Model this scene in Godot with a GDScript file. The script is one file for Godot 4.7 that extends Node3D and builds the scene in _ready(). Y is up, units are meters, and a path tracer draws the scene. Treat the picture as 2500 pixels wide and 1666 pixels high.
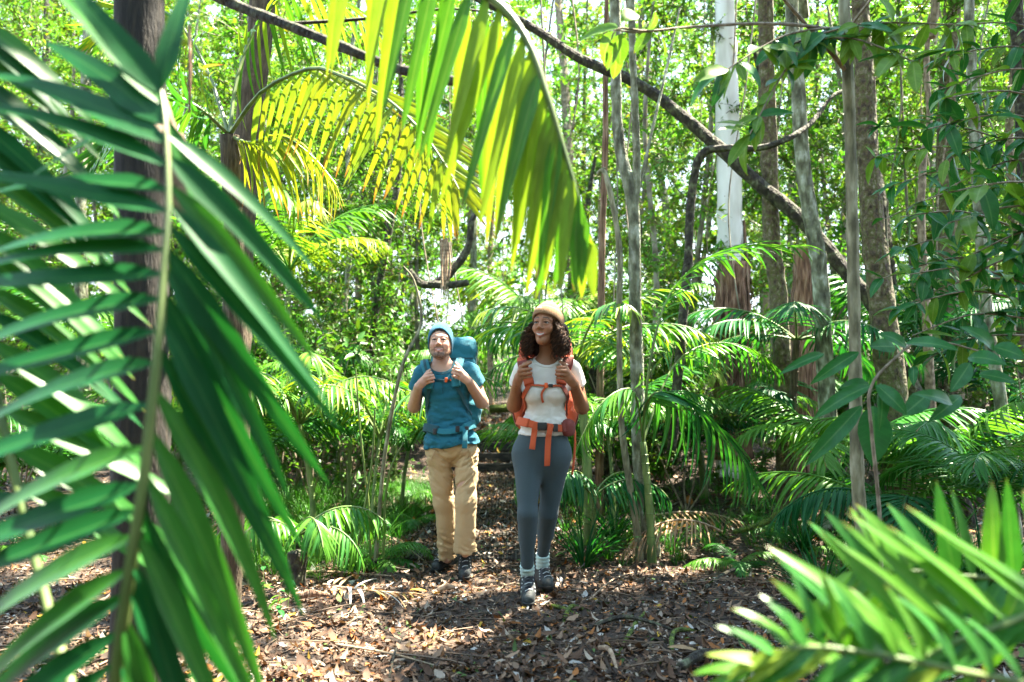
extends Node3D
# Two hikers on a leaf-strewn rainforest track between palms and slim trees.

const FOCAL := 2000.0          # focal length in pixels of a 2500 px wide picture
const CAM_Y := 1.15
const SUN := Vector3(0.36, 0.90, -0.24)

var rng := RandomNumberGenerator.new()
var noise := FastNoiseLite.new()
var cam_xf := Transform3D()
var M := {}                    # materials
var L := {}                    # shared meshes
var used := {}

# ---------------------------------------------------------------- helpers
func P(u: float, v: float, d: float) -> Vector3:
	return cam_xf * Vector3((u - 1250.0) / FOCAL * d, -(v - 833.0) / FOCAL * d, -d)

func numbered(called: String) -> String:
	if not used.has(called):
		used[called] = 0
		return called
	used[called] += 1
	return "%s_%03d" % [called, used[called]]

func thing(called: String, label: String, category: String, at := Vector3.ZERO, group := "") -> Node3D:
	var o := Node3D.new()
	o.name = numbered(called)
	add_child(o, true)
	o.position = at
	tag(o, label, category, group)
	return o

func tag(o: Node, label: String, category: String, group := "", kind := "") -> void:
	if label != "": o.set_meta("label", label)
	if category != "": o.set_meta("category", category)
	if group != "": o.set_meta("group", group)
	if kind != "": o.set_meta("kind", kind)

func part(called: String, mesh: Mesh, mat: Material, parent: Node, at := Transform3D()) -> MeshInstance3D:
	var o := MeshInstance3D.new()
	o.name = called
	o.mesh = mesh
	if mat: o.material_override = mat
	parent.add_child(o, true)
	o.transform = at
	return o

# a part whose mesh is given in world coordinates
func wpart(called: String, mesh: Mesh, mat: Material, parent: Node3D) -> MeshInstance3D:
	return part(called, mesh, mat, parent, Transform3D(Basis(), -parent.position))

func multi(called: String, mesh: Mesh, mat: Material, places: Array, tints: Array, parent: Node, kind := "stuff") -> MultiMeshInstance3D:
	var mm := MultiMesh.new()
	mm.transform_format = MultiMesh.TRANSFORM_3D
	mm.use_colors = tints.size() > 0
	mm.mesh = mesh
	mm.instance_count = places.size()
	for i in places.size():
		mm.set_instance_transform(i, places[i])
		if tints.size() > 0: mm.set_instance_color(i, tints[i])
	var o := MultiMeshInstance3D.new()
	o.name = called
	o.multimesh = mm
	o.material_override = mat
	parent.add_child(o, true)
	if kind != "": o.set_meta("kind", kind)
	return o

func rr(a: float, b: float) -> float:
	return rng.randf_range(a, b)

func pick(list: Array):
	return list[rng.randi() % list.size()]

func srgb(r: float, g: float, b: float) -> Color:   # from linear base colour
	return Color(r, g, b).linear_to_srgb()

func any_basis(y: Vector3, hint: Vector3) -> Basis:   # Y along y, Z as near hint as it can be
	y = y.normalized()
	var z := hint - y * hint.dot(y)
	if z.length() < 1e-3:
		z = Vector3(0.3, 0.1, 1.0) - y * y.dot(Vector3(0.3, 0.1, 1.0))
	z = z.normalized()
	return Basis(y.cross(z), y, z)

func smooth_path(pts: Array, n: int) -> Array:   # Catmull-Rom through pts
	var out := []
	var m := pts.size() - 1
	for i in n + 1:
		var t := float(i) / n * m
		var k := mini(int(t), m - 1)
		var f := t - k
		var a: Vector3 = pts[maxi(k - 1, 0)]
		var b: Vector3 = pts[k]
		var c: Vector3 = pts[k + 1]
		var d: Vector3 = pts[mini(k + 2, m)]
		out.append(b.cubic_interpolate(c, a, d, f))
	return out

func lerp_list(list: Array, t: float) -> float:
	if list.size() == 1: return list[0]
	var x := clampf(t, 0.0, 1.0) * (list.size() - 1)
	var k := mini(int(x), list.size() - 2)
	return lerpf(list[k], list[k + 1], x - k)

class MB:
	var v := PackedVector3Array()
	var uv := PackedVector2Array()
	var c := PackedColorArray()
	var ix := PackedInt32Array()

	func vert(p: Vector3, t := Vector2.ZERO, col := Color.WHITE) -> int:
		v.append(p)
		uv.append(t)
		c.append(col)
		return v.size() - 1

	func quad(a: int, b: int, cc: int, d: int) -> void:
		ix.append_array(PackedInt32Array([a, b, cc, a, cc, d]))

	func tri(a: int, b: int, cc: int) -> void:
		ix.append_array(PackedInt32Array([a, b, cc]))

	func box(xf: Transform3D, size: Vector3, col := Color.WHITE, bevel := 0.0) -> void:
		var h := size * 0.5
		var b := minf(bevel, minf(h.x, minf(h.y, h.z)) * 0.9)
		if b <= 0.0: b = minf(h.x, minf(h.y, h.z)) * 0.08
		# three slabs of a chamfered box: every face its own vertices
		var ids := {}
		for sx in [-1, 1]:
			for sy in [-1, 1]:
				for sz in [-1, 1]:
					var s := Vector3(sx, sy, sz)
					for ax in 3:
						var q := Vector3(h.x - b, h.y - b, h.z - b)
						q[ax] = h[ax]
						ids[[sx, sy, sz, ax]] = vert(xf * (q * s), Vector2(q.x * sx + q.z * sz, q.y * sy), col)
		for ax in 3:
			var u := (ax + 1) % 3
			var w := (ax + 2) % 3
			for s in [-1, 1]:
				var k := []
				for e in [[-1, -1], [1, -1], [1, 1], [-1, 1]]:
					var key := [0, 0, 0, ax]
					key[ax] = s
					key[u] = e[0]
					key[w] = e[1]
					k.append(ids[key])
				if s > 0: quad(k[0], k[3], k[2], k[1])
				else: quad(k[0], k[1], k[2], k[3])
		for ax in 3:      # chamfers along the axis ax
			var u := (ax + 1) % 3
			var w := (ax + 2) % 3
			for su in [-1, 1]:
				for sw in [-1, 1]:
					var ka := [0, 0, 0, u]
					ka[u] = su
					ka[w] = sw
					var a0: Array = ka.duplicate(); a0[ax] = -1
					var a1: Array = ka.duplicate(); a1[ax] = 1
					var b0: Array = a0.duplicate(); b0[3] = w
					var b1: Array = a1.duplicate(); b1[3] = w
					if su * sw > 0: quad(ids[a0], ids[a1], ids[b1], ids[b0])
					else: quad(ids[a0], ids[b0], ids[b1], ids[a1])
		for sx in [-1, 1]:
			for sy in [-1, 1]:
				for sz in [-1, 1]:
					if sx * sy * sz > 0: tri(ids[[sx, sy, sz, 0]], ids[[sx, sy, sz, 2]], ids[[sx, sy, sz, 1]])
					else: tri(ids[[sx, sy, sz, 0]], ids[[sx, sy, sz, 1]], ids[[sx, sy, sz, 2]])

	func tube(pts: Array, radii: Array, sides: int, col := Color.WHITE, rough := 0.0, ns: FastNoiseLite = null, flat := 1.0, hint := Vector3(0.13, 0.2, 1)) -> void:
		var n := pts.size()
		var along := 0.0
		var ref := hint
		var first := v.size()
		for i in n:
			var p: Vector3 = pts[i]
			var t: Vector3 = (pts[mini(i + 1, n - 1)] as Vector3) - (pts[maxi(i - 1, 0)] as Vector3)
			t = t.normalized()
			var a := ref - t * ref.dot(t)
			if a.length() < 1e-4: a = Vector3(1, 0.1, 0) - t * t.dot(Vector3(1, 0.1, 0))
			a = a.normalized()
			ref = a
			var b := t.cross(a)
			if i > 0: along += p.distance_to(pts[i - 1])
			var x := float(i) / maxf(n - 1, 1) * (radii.size() - 1)
			var k := mini(int(x), maxi(radii.size() - 2, 0))
			var r: float = radii[0] if radii.size() == 1 else lerpf(radii[k], radii[k + 1], x - k)
			for s in sides + 1:
				var ang := TAU * s / sides
				var dir := a * cos(ang) * flat + b * sin(ang)
				var rad := r
				if ns: rad *= 1.0 + rough * ns.get_noise_3dv((p + dir * r) * 110.0)
				vert(p + dir * rad, Vector2(float(s) / sides, along), col)
		for i in n - 1:
			for s in sides:
				var o := first + i * (sides + 1) + s
				quad(o, o + sides + 1, o + sides + 2, o + 1)
		var e := vert(pts[n - 1], Vector2(0.5, along), col)
		for s in sides: tri(first + (n - 1) * (sides + 1) + s + 1, first + (n - 1) * (sides + 1) + s, e)
		var e0 := vert(pts[0], Vector2(0.5, 0), col)
		for s in sides: tri(first + s, first + s + 1, e0)

	# a leaf blade: Y along, X across, Z up; kind 0 strap leaflet, 1 ovate, 2 lance, 3 grass
	func leaf(xf: Transform3D, length: float, width: float, segs: int, fold: float, droop: float, kind: int, col := Color.WHITE, wave := 0.0, col2 := Color(-1, 0, 0)) -> void:
		var first := v.size()
		var y := 0.0
		var z := 0.0
		var step := length / segs
		for s in segs + 1:
			var t := float(s) / segs
			var w := 0.0
			match kind:
				0: w = pow(minf(t / 0.22, 1.0), 0.6) * pow(maxf(1.0 - t, 0.0), 0.62) * 1.12
				1: w = pow(sin(PI * pow(clampf(t, 0.0, 1.0), 0.82)), 0.8)
				2: w = pow(sin(PI * pow(clampf(t, 0.0, 1.0), 0.7)), 0.95) * (1.0 - 0.25 * t)
				3: w = (1.0 - t) * 0.8 + 0.2 * (1.0 - t * t)
			if t <= 0.0: w = maxf(w, 0.12)
			w = maxf(w, 0.015) * width * 0.5
			if s > 0:
				var ang := droop * (t - 0.5 / segs)
				y += step * cos(ang)
				z -= step * sin(ang)
			var cc := col
			if col2.r >= 0.0: cc = col.lerp(col2, smoothstep(0.72, 0.95, t))
			var wz := wave * sin(t * 17.0) * w
			vert(xf * Vector3(-w, y, z + fold * w + wz), Vector2(0, t), cc)
			vert(xf * Vector3(0, y, z), Vector2(0.5, t), cc)
			vert(xf * Vector3(w, y, z + fold * w - wz), Vector2(1, t), cc)
		for s in segs:
			var o := first + s * 3
			quad(o, o + 3, o + 4, o + 1)
			quad(o + 1, o + 4, o + 5, o + 2)

	func mesh(smooth := true) -> ArrayMesh:
		var nn := PackedVector3Array()
		nn.resize(v.size())
		for i in range(0, ix.size(), 3):
			var a := v[ix[i]]
			var g := (v[ix[i + 2]] - a).cross(v[ix[i + 1]] - a)
			nn[ix[i]] += g
			nn[ix[i + 1]] += g
			nn[ix[i + 2]] += g
		for i in nn.size():
			nn[i] = nn[i].normalized() if nn[i].length_squared() > 1e-20 else Vector3.UP
		var arr := []
		arr.resize(Mesh.ARRAY_MAX)
		arr[Mesh.ARRAY_VERTEX] = v
		arr[Mesh.ARRAY_NORMAL] = nn
		arr[Mesh.ARRAY_TEX_UV] = uv
		arr[Mesh.ARRAY_COLOR] = c
		arr[Mesh.ARRAY_INDEX] = ix
		var m := ArrayMesh.new()
		m.add_surface_from_arrays(Mesh.PRIMITIVE_TRIANGLES, arr)
		return m

# ---------------------------------------------------------------- materials
func noise_tex(stops: Array, freq: float, size := 512, octaves := 5, seed_ := 1, kind := FastNoiseLite.TYPE_SIMPLEX_SMOOTH, warp := 0.0) -> NoiseTexture2D:
	var ns := FastNoiseLite.new()
	ns.seed = seed_
	ns.noise_type = kind
	ns.frequency = freq
	ns.fractal_octaves = octaves
	if warp > 0.0:
		ns.domain_warp_enabled = true
		ns.domain_warp_amplitude = warp
		ns.domain_warp_frequency = freq
	var t := NoiseTexture2D.new()
	t.width = size
	t.height = size
	t.seamless = true
	t.noise = ns
	if stops.size() > 0:
		var g := Gradient.new()
		var off := PackedFloat32Array()
		var cols := PackedColorArray()
		for s in stops:
			off.append(s[0])
			cols.append(srgb(s[1], s[2], s[3]))
		g.offsets = off
		g.colors = cols
		t.color_ramp = g
	return t

func leaf_tex(base: Color, rib: Color, veins: float, spots: float, brown: float, seed_: int, pinnate := false) -> ImageTexture:
	# base, rib: linear colours; brown: how far the dead tip reaches down the blade
	var w := 64
	var h := 256
	var im := Image.create(w, h, false, Image.FORMAT_RGB8)
	var ns := FastNoiseLite.new()
	ns.seed = seed_
	ns.frequency = 0.02
	var dead := Color(0.27, 0.13, 0.045)
	for x in w:
		var u := (x + 0.5) / w
		var side := absf(u - 0.5) * 2.0
		var stripe := 0.0
		if not pinnate: stripe = veins * (sin(u * 62.0) * 0.6 + ns.get_noise_2d(x * 37.0, 9.0) * 1.2)
		for y in h:
			var t := (y + 0.5) / h
			var k := 1.0 + stripe + 0.22 * ns.get_noise_2d(x * 0.9, y * 0.8)
			if pinnate:
				var q := fposmod(t * 11.0 - side * 1.6, 1.0)
				k += veins * (1.0 if q < 0.12 else 0.0) * 1.5
			var c := Color(base.r * k, base.g * k, base.b * k)
			if side < (0.09 if pinnate else 0.06): c = c.lerp(rib, 0.75)
			if spots > 0.0 and ns.get_noise_2d(x * 14.0 + 300.0, y * 14.0) > 0.74 - spots:
				c = c.lerp(Color(0.3, 0.3, 0.1), 0.6)
			if brown > 0.0:
				var b := t + 0.13 * ns.get_noise_2d(x * 3.0, y * 1.2 + 777.0) + 0.06 * (side - 0.5)
				if b > 1.0 - brown: c = dead.lerp(Color(0.12, 0.05, 0.02), clampf((b - 1.0 + brown) * 3.0, 0.0, 1.0))
				elif b > 1.0 - brown * 1.5: c = c.lerp(Color(0.36, 0.28, 0.04), 0.7)
			im.set_pixel(x, y, Color(maxf(c.r, 0.0), maxf(c.g, 0.0), maxf(c.b, 0.0)).linear_to_srgb())
	return ImageTexture.create_from_image(im)

func leaf_mat(tex: Texture2D, rough: float, back: float, through := Color(0.95, 1.0, 0.35)) -> StandardMaterial3D:
	var m := StandardMaterial3D.new()
	m.albedo_texture = tex
	m.roughness = rough
	m.cull_mode = BaseMaterial3D.CULL_DISABLED
	m.metallic_specular = 0.36
	m.backlight_enabled = true
	m.backlight = Color(through.r * back, through.g * back, through.b * back).linear_to_srgb()
	return m

func tint_leaf_mat(rough: float, back: float, through := Color(0.95, 1.0, 0.35)) -> StandardMaterial3D:
	var m := StandardMaterial3D.new()
	m.vertex_color_use_as_albedo = true
	m.roughness = rough
	m.cull_mode = BaseMaterial3D.CULL_DISABLED
	m.metallic_specular = 0.36
	m.backlight_enabled = true
	m.backlight = Color(through.r * back, through.g * back, through.b * back).linear_to_srgb()
	return m

func tri_mat(tex: Texture2D, scale: Vector3, rough: float, bump: Texture2D = null, bump_cm := 0.0) -> StandardMaterial3D:
	var m := StandardMaterial3D.new()
	m.albedo_texture = tex
	m.roughness = rough
	m.uv1_triplanar = true
	m.uv1_world_triplanar = true
	m.uv1_scale = scale
	if bump:
		m.heightmap_enabled = true
		m.heightmap_texture = bump
		m.heightmap_scale = bump_cm
	return m

func plain_mat(c: Color, rough: float) -> StandardMaterial3D:   # linear colour
	var m := StandardMaterial3D.new()
	m.albedo_color = c.linear_to_srgb()
	m.roughness = rough
	return m

func make_materials() -> void:
	var relief := noise_tex([], 0.02, 512, 5, 11)
	var fine := noise_tex([], 0.06, 512, 4, 12)
	L.fine = fine
	L.relief = relief
	M.soil = tri_mat(noise_tex([[0.25, 0.014, 0.009, 0.006], [0.45, 0.036, 0.022, 0.013], [0.6, 0.062, 0.039, 0.024], [0.8, 0.11, 0.075, 0.05]], 0.012, 1024, 6, 3), Vector3(0.9, 0.9, 0.9), 0.95, relief, 5.0)
	# barks: (ramp over noise), stretched along the trunk
	M.bark_moss = tri_mat(noise_tex([[0.2, 0.03, 0.022, 0.012], [0.40, 0.085, 0.060, 0.034], [0.48, 0.12, 0.088, 0.05], [0.56, 0.06, 0.075, 0.014], [0.64, 0.085, 0.095, 0.022], [0.70, 0.13, 0.105, 0.06], [0.86, 0.25, 0.23, 0.16]], 0.022, 512, 6, 21), Vector3(1.5, 0.9, 1.5), 0.92, relief, 3.0)
	M.bark_grey = tri_mat(noise_tex([[0.22, 0.04, 0.038, 0.022], [0.42, 0.10, 0.105, 0.06], [0.55, 0.16, 0.17, 0.10], [0.68, 0.25, 0.27, 0.18], [0.85, 0.42, 0.44, 0.36]], 0.014, 512, 6, 22), Vector3(1.9, 0.7, 1.9), 0.9, fine, 1.2)
	M.bark_smooth = tri_mat(noise_tex([[0.25, 0.08, 0.075, 0.04], [0.45, 0.15, 0.145, 0.08], [0.6, 0.22, 0.21, 0.12], [0.8, 0.34, 0.33, 0.22]], 0.016, 512, 5, 23), Vector3(2.4, 0.6, 2.4), 0.85, fine, 0.6)
	M.bark_white = tri_mat(noise_tex([[0.2, 0.5, 0.49, 0.44], [0.5, 0.7, 0.7, 0.66], [0.8, 0.82, 0.82, 0.8]], 0.006, 512, 4, 24), Vector3(0.9, 0.25, 0.9), 0.75)
	M.bark_red = tri_mat(noise_tex([[0.2, 0.06, 0.03, 0.018], [0.45, 0.16, 0.085, 0.05], [0.6, 0.26, 0.15, 0.09], [0.8, 0.36, 0.26, 0.18]], 0.02, 512, 5, 25), Vector3(3.0, 0.25, 3.0), 0.95, relief, 4.0)
	M.bark_dark = tri_mat(noise_tex([[0.25, 0.012, 0.009, 0.006], [0.5, 0.032, 0.026, 0.016], [0.65, 0.06, 0.058, 0.03], [0.82, 0.14, 0.16, 0.09]], 0.014, 512, 6, 26), Vector3(2.0, 1.3, 2.0), 0.92, relief, 2.5)
	M.bark_palm = tri_mat(noise_tex([[0.2, 0.035, 0.024, 0.013], [0.5, 0.075, 0.052, 0.028], [0.75, 0.14, 0.105, 0.06]], 0.02, 512, 5, 27), Vector3(4.0, 0.5, 4.0), 0.9, fine, 1.0)
	M.bark_black = tri_mat(noise_tex([[0.25, 0.005, 0.004, 0.002], [0.5, 0.013, 0.010, 0.006], [0.75, 0.034, 0.026, 0.014]], 0.03, 256, 4, 34), Vector3(5.0, 0.6, 5.0), 0.85, fine, 0.5)
	M.bark_twig = tri_mat(noise_tex([[0.3, 0.10, 0.075, 0.045], [0.5, 0.19, 0.15, 0.1], [0.75, 0.3, 0.25, 0.17]], 0.03, 256, 4, 28), Vector3(3.0, 1.5, 3.0), 0.9)
	M.far_bark = tri_mat(noise_tex([[0.25, 0.07, 0.06, 0.04], [0.5, 0.14, 0.125, 0.085], [0.75, 0.26, 0.25, 0.19]], 0.02, 256, 4, 29), Vector3(1.0, 0.5, 1.0), 0.92)
	M.moss = tri_mat(noise_tex([[0.25, 0.03, 0.05, 0.008], [0.5, 0.09, 0.13, 0.015], [0.75, 0.19, 0.25, 0.03]], 0.03, 256, 5, 30), Vector3(3, 3, 3), 0.95, fine, 2.0)
	M.stem_green = tri_mat(noise_tex([[0.25, 0.05, 0.09, 0.02], [0.5, 0.10, 0.16, 0.035], [0.75, 0.17, 0.22, 0.06]], 0.02, 256, 4, 31), Vector3(2.5, 0.6, 2.5), 0.5)
	M.timber = tri_mat(noise_tex([[0.25, 0.012, 0.01, 0.008], [0.5, 0.03, 0.025, 0.018], [0.75, 0.06, 0.05, 0.035]], 0.02, 256, 5, 32), Vector3(0.6, 4.0, 4.0), 0.85, fine, 0.8)
	M.mesh_metal = plain_mat(Color(0.055, 0.05, 0.042), 0.75)
	M.mesh_metal.metallic = 0.4
	# leaves
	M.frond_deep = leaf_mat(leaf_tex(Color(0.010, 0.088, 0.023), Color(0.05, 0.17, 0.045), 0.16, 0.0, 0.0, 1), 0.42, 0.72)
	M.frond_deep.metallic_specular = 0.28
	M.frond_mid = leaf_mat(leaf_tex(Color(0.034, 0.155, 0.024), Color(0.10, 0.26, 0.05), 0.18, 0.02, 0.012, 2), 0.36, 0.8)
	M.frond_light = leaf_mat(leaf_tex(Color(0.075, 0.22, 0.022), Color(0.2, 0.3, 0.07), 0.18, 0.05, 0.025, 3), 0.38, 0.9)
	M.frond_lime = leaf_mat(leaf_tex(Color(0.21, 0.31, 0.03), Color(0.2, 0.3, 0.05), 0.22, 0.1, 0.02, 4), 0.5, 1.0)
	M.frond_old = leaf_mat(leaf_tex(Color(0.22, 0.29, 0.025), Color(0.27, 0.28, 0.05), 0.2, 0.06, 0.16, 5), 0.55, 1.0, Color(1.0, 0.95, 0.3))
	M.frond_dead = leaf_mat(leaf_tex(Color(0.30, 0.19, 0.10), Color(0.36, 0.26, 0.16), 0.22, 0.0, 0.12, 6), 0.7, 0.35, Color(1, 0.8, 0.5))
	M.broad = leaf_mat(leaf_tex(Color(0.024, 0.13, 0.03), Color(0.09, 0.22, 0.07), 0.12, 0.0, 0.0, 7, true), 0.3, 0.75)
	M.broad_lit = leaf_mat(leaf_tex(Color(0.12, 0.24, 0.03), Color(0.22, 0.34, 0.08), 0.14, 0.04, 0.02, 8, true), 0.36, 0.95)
	M.leaf_tint = tint_leaf_mat(0.36, 0.85)
	M.leaf_far = tint_leaf_mat(0.45, 0.95)
	M.grass = tint_leaf_mat(0.45, 0.8)
	M.litter = tint_leaf_mat(0.75, 0.25, Color(1, 0.75, 0.4))
	M.pale_leaf = leaf_mat(leaf_tex(Color(0.5, 0.46, 0.4), Color(0.42, 0.36, 0.28), 0.1, 0.0, 0.0, 9, true), 0.7, 0.3)
	M.yellow_leaf = leaf_mat(leaf_tex(Color(0.45, 0.28, 0.03), Color(0.4, 0.3, 0.08), 0.1, 0.0, 0.1, 10, true), 0.6, 0.5)
	M.dry = tri_mat(noise_tex([[0.25, 0.14, 0.085, 0.05], [0.5, 0.28, 0.19, 0.12], [0.75, 0.42, 0.32, 0.22]], 0.03, 256, 4, 33), Vector3(3, 3, 3), 0.85)

# ---------------------------------------------------------------- terrain
func gh(x: float, z: float) -> float:
	var d := -z
	var y := -0.12 * smoothstep(4.6, 6.2, d)
	var off := absf(x + 0.3)
	y += 0.66 * smoothstep(14.6, 16.9, d) + 0.075 * maxf(d - 17.0, 0.0) * smoothstep(17.0, 20.0, d)
	y += (0.05 + 0.22 * smoothstep(6.0, 12.0, d)) * smoothstep(0.7, 3.2, off) * smoothstep(4.8, 7.5, d)
	var rough := 1.0 - 0.8 * smoothstep(6.2, 6.6, d) * (1.0 - smoothstep(0.5, 0.8, off)) * (1.0 - smoothstep(14.4, 15.0, d))
	y += rough * (0.028 * noise.get_noise_2d(x * 60.0, z * 60.0) + 0.06 * noise.get_noise_2d(x * 18.0 + 50.0, z * 18.0))
	return y

func make_ground() -> void:
	var b := MB.new()
	var nx := 190
	var nz := 230
	for j in nz + 1:
		var t := float(j) / nz
		var z := 6.0 - 24.0 * t - 190.0 * pow(t, 5.0)
		for i in nx + 1:
			var u := float(i) / nx * 2.0 - 1.0
			var x := 6.5 * u + 190.0 * pow(absf(u), 5.0) * signf(u)
			b.vert(Vector3(x, gh(x, z), z), Vector2(x, z))
	for j in nz:
		for i in nx:
			var o := j * (nx + 1) + i
			b.quad(o, o + nx + 1, o + nx + 2, o + 1)
	var g := part("ground", b.mesh(), M.soil, self)
	g.set_meta("kind", "structure")
	g.set_meta("label", "dark brown forest soil under the leaf litter")

# ---------------------------------------------------------------- shared shapes
func make_shapes() -> void:
	L.leaflet = []
	for d in [0.12, 0.45, 0.85, 1.35]:
		var b := MB.new()
		b.leaf(Transform3D(), 1.0, 0.08, 9, 0.45, d, 0)
		L.leaflet.append(b.mesh())
	L.leaf = []
	for d in [0.2, 0.6, 1.0]:
		var b := MB.new()
		b.leaf(Transform3D(), 1.0, 0.36, 8, 0.3, d, 1, Color.WHITE, 0.06)
		L.leaf.append(b.mesh())
	# leafy sprays: small glossy leaves on fine twigs
	L.clump = []
	for k in 4:
		L.clump.append(spray(54, 0.5, 0.085, 0.036, 1))
	L.lance = []
	for k in 3:
		L.lance.append(spray(40, 0.5, 0.13, 0.034, 2))
	L.canopy = []
	for k in 2:
		L.canopy.append(spray(44, 0.40, 0.15, 0.075, 1))
	L.bclump = []
	for k in 3:
		L.bclump.append(spray(22, 0.36, 0.15, 0.062, 1))
	# litter
	L.litter = []
	for k in 6:
		var b := MB.new()
		b.leaf(Transform3D(Basis(Vector3.RIGHT, -PI / 2), Vector3(0, 0.004, 0.045)), 0.09, [0.034, 0.026, 0.044, 0.02, 0.03, 0.038][k], 5, [0.5, 0.9, 0.25, -0.6, 0.15, -0.4][k], [0.5, 1.3, -0.9, 0.8, 0.2, -1.4][k], [1, 2, 1, 2, 1, 2][k], Color.WHITE, 0.25)
		L.litter.append(b.mesh())
	var cb := MB.new()
	cb.leaf(Transform3D(Basis(Vector3.RIGHT, -PI / 2), Vector3(0, 0.003, 0.012)), 0.028, 0.015, 2, 0.4, 0.7, 1)
	L.chip = cb.mesh()
	var tb := MB.new()
	tb.tube([Vector3(-0.13, 0.004, 0), Vector3(-0.05, 0.012, 0.012), Vector3(0.03, 0.008, -0.006), Vector3(0.13, 0.004, 0.01)], [0.0035, 0.003, 0.002], 4)
	L.twig = tb.mesh()
	# grass tufts
	L.tuft = []
	for k in 3:
		var b := MB.new()
		for i in 26:
			var az := rr(0, TAU)
			var out := Vector3(cos(az), 0, sin(az))
			var y := (Vector3.UP + out * rr(0.1, 0.55)).normalized()
			var g := rr(0.7, 1.2)
			b.leaf(Transform3D(any_basis(y, Vector3.UP - out * 0.3), out * rr(0, 0.05)), rr(0.2, 0.48), rr(0.005, 0.009), 5, 0.3, rr(0.5, 1.9), 3, Color(0.05 * g, 0.19 * g, 0.022 * g))
		L.tuft.append(b.mesh())
	# library fronds for palms farther off
	L.frond = []
	for k in 5:
		var b := MB.new()
		var rach := arc_rachis(Vector3.ZERO, 0.0, [0.9, 0.75, 1.05, 0.6, 0.5][k], [1.4, 1.2, 1.7, 1.15, 1.5][k], 1.0)
		var rb := MB.new()
		rb.tube(rach, [0.011, 0.008, 0.003], 5)
		for q in leaflets_of(rach, Vector3(0, 0, 1), 34, 0.34, 0.024, {"hang": [0.3, 0.5, 0.2, 0.4, 0.7][k]}):
			b.leaf(q.xf, q.len, q.wid, 5, 0.4, q.droop, 0, Color.WHITE, 0.0)
		b.tube(rach, [0.010, 0.007, 0.003], 5)
		L.frond.append(b.mesh())

func spray(n: int, radius: float, len_: float, wid: float, kind: int) -> ArrayMesh:
	var b := MB.new()
	var ntw := 5
	var per := n / ntw
	for q in ntw:
		var dir := Vector3(rr(-1, 1), rr(-0.5, 0.9), rr(-1, 1)).normalized()
		var start := -dir * radius * 0.35
		var end := dir * radius * rr(0.7, 1.0) + Vector3.DOWN * rr(0.0, 0.15)
		var mid := (start + end) * 0.5 + Vector3(rr(-0.05, 0.05), rr(0.0, 0.08), rr(-0.05, 0.05))
		var pts := smooth_path([start, mid, end], 6)
		b.tube(pts, [0.006, 0.002], 3, Color(0.09, 0.07, 0.04))
		for i in per:
			var t := rr(0.05, 1.0)
			var p: Vector3 = pts[mini(int(t * 6.0), 6)]
			var od := (Vector3(rr(-1, 1), rr(-0.9, 0.6), rr(-1, 1)) + dir * 0.7).normalized()
			var g := rr(0.65, 1.35)
			var warm := rr(0.75, 1.4)
			var col := Color(0.070 * g * warm, 0.165 * g, 0.028 * g)
			if rng.randf() < 0.02: col = Color(0.17, 0.16, 0.02)
			b.leaf(Transform3D(any_basis(od, Vector3(rr(-0.6, 0.6), 1, rr(-0.6, 0.6))), p), len_ * rr(0.7, 1.25), wid * rr(0.8, 1.2), 3, 0.35, rr(0.1, 0.9), kind, col)
	return b.mesh()

func arc_rachis(from: Vector3, az: float, elev: float, bend: float, length: float, n := 12) -> Array:
	var out := [from]
	var p := from
	for i in n:
		var s := (i + 0.5) / n
		var e := elev - bend * pow(s, 1.25)
		p += Vector3(cos(az) * cos(e), sin(e), sin(az) * cos(e)) * (length / n)
		out.append(p)
	return out

# where the leaflets of a feather frond sit: side is the constant cross direction
func leaflets_of(rach: Array, side: Vector3, pairs: int, length: float, width: float, o := {}) -> Array:
	var out := []
	var n := rach.size() - 1
	var t0: float = o.get("t0", 0.16)
	var hang: float = o.get("hang", 0.4)
	var lift: float = o.get("lift", 0.25)
	for i in pairs:
		for sgi in 2:
			var sg := -1.0 if sgi == 0 else 1.0
			var t := t0 + (0.995 - t0) * (i + 0.5 + sg * 0.2 + rr(-0.15, 0.15)) / pairs
			t = clampf(t, 0.0, 0.999)
			var x := t * n
			var k := int(x)
			var a: Vector3 = rach[k]
			var c: Vector3 = rach[k + 1]
			var p := a.lerp(c, x - k)
			var tan := (c - a).normalized()
			var up := side.cross(tan).normalized()
			if o.has("flip"): up = -up
			elif up.y < 0.0 and not o.has("keep"): up = up if tan.y < -0.85 else -up
			var ang := lerpf(o.get("ang0", 0.35), o.get("ang1", 1.15), pow(t, 1.6)) + rr(-0.06, 0.06)
			var d := side * sg * cos(ang) + tan * sin(ang) + up * lift * (1.0 - 0.6 * t) * rr(0.6, 1.3)
			d += Vector3.DOWN * hang * rr(0.75, 1.25)
			d = d.normalized()
			var prof := (0.5 + 0.5 * sin(PI * clampf(0.12 + 0.82 * (t - t0) / (1.0 - t0), 0.0, 1.0))) * (1.0 - 0.35 * pow(t, 4.0))
			var hint := up + Vector3.UP * 0.4 + side * rr(-0.25, 0.25)
			out.append({"xf": Transform3D(any_basis(d, hint), p), "len": length * prof * rr(0.88, 1.1), "wid": width * (0.75 + 0.25 * prof) * rr(0.85, 1.12), "droop": clampf(o.get("droop", 0.8) * rr(0.4, 1.5), 0.05, 1.6)})
	return out

# a frond as a part: the rachis is the frond's own mesh, each leaflet a sub-part
func frond_parts(palm: Node3D, rach: Array, side: Vector3, pairs: int, length: float, width: float, radii: Array, mats: Array, o := {}) -> MeshInstance3D:
	var b := MB.new()
	b.tube(rach, radii, 7)
	var f := wpart("frond", b.mesh(), o.get("stem", M.stem_green), palm)
	for q in leaflets_of(rach, side, pairs, length, width, o):
		hang_leaflet(f, q, pick(mats))
	return f

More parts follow.
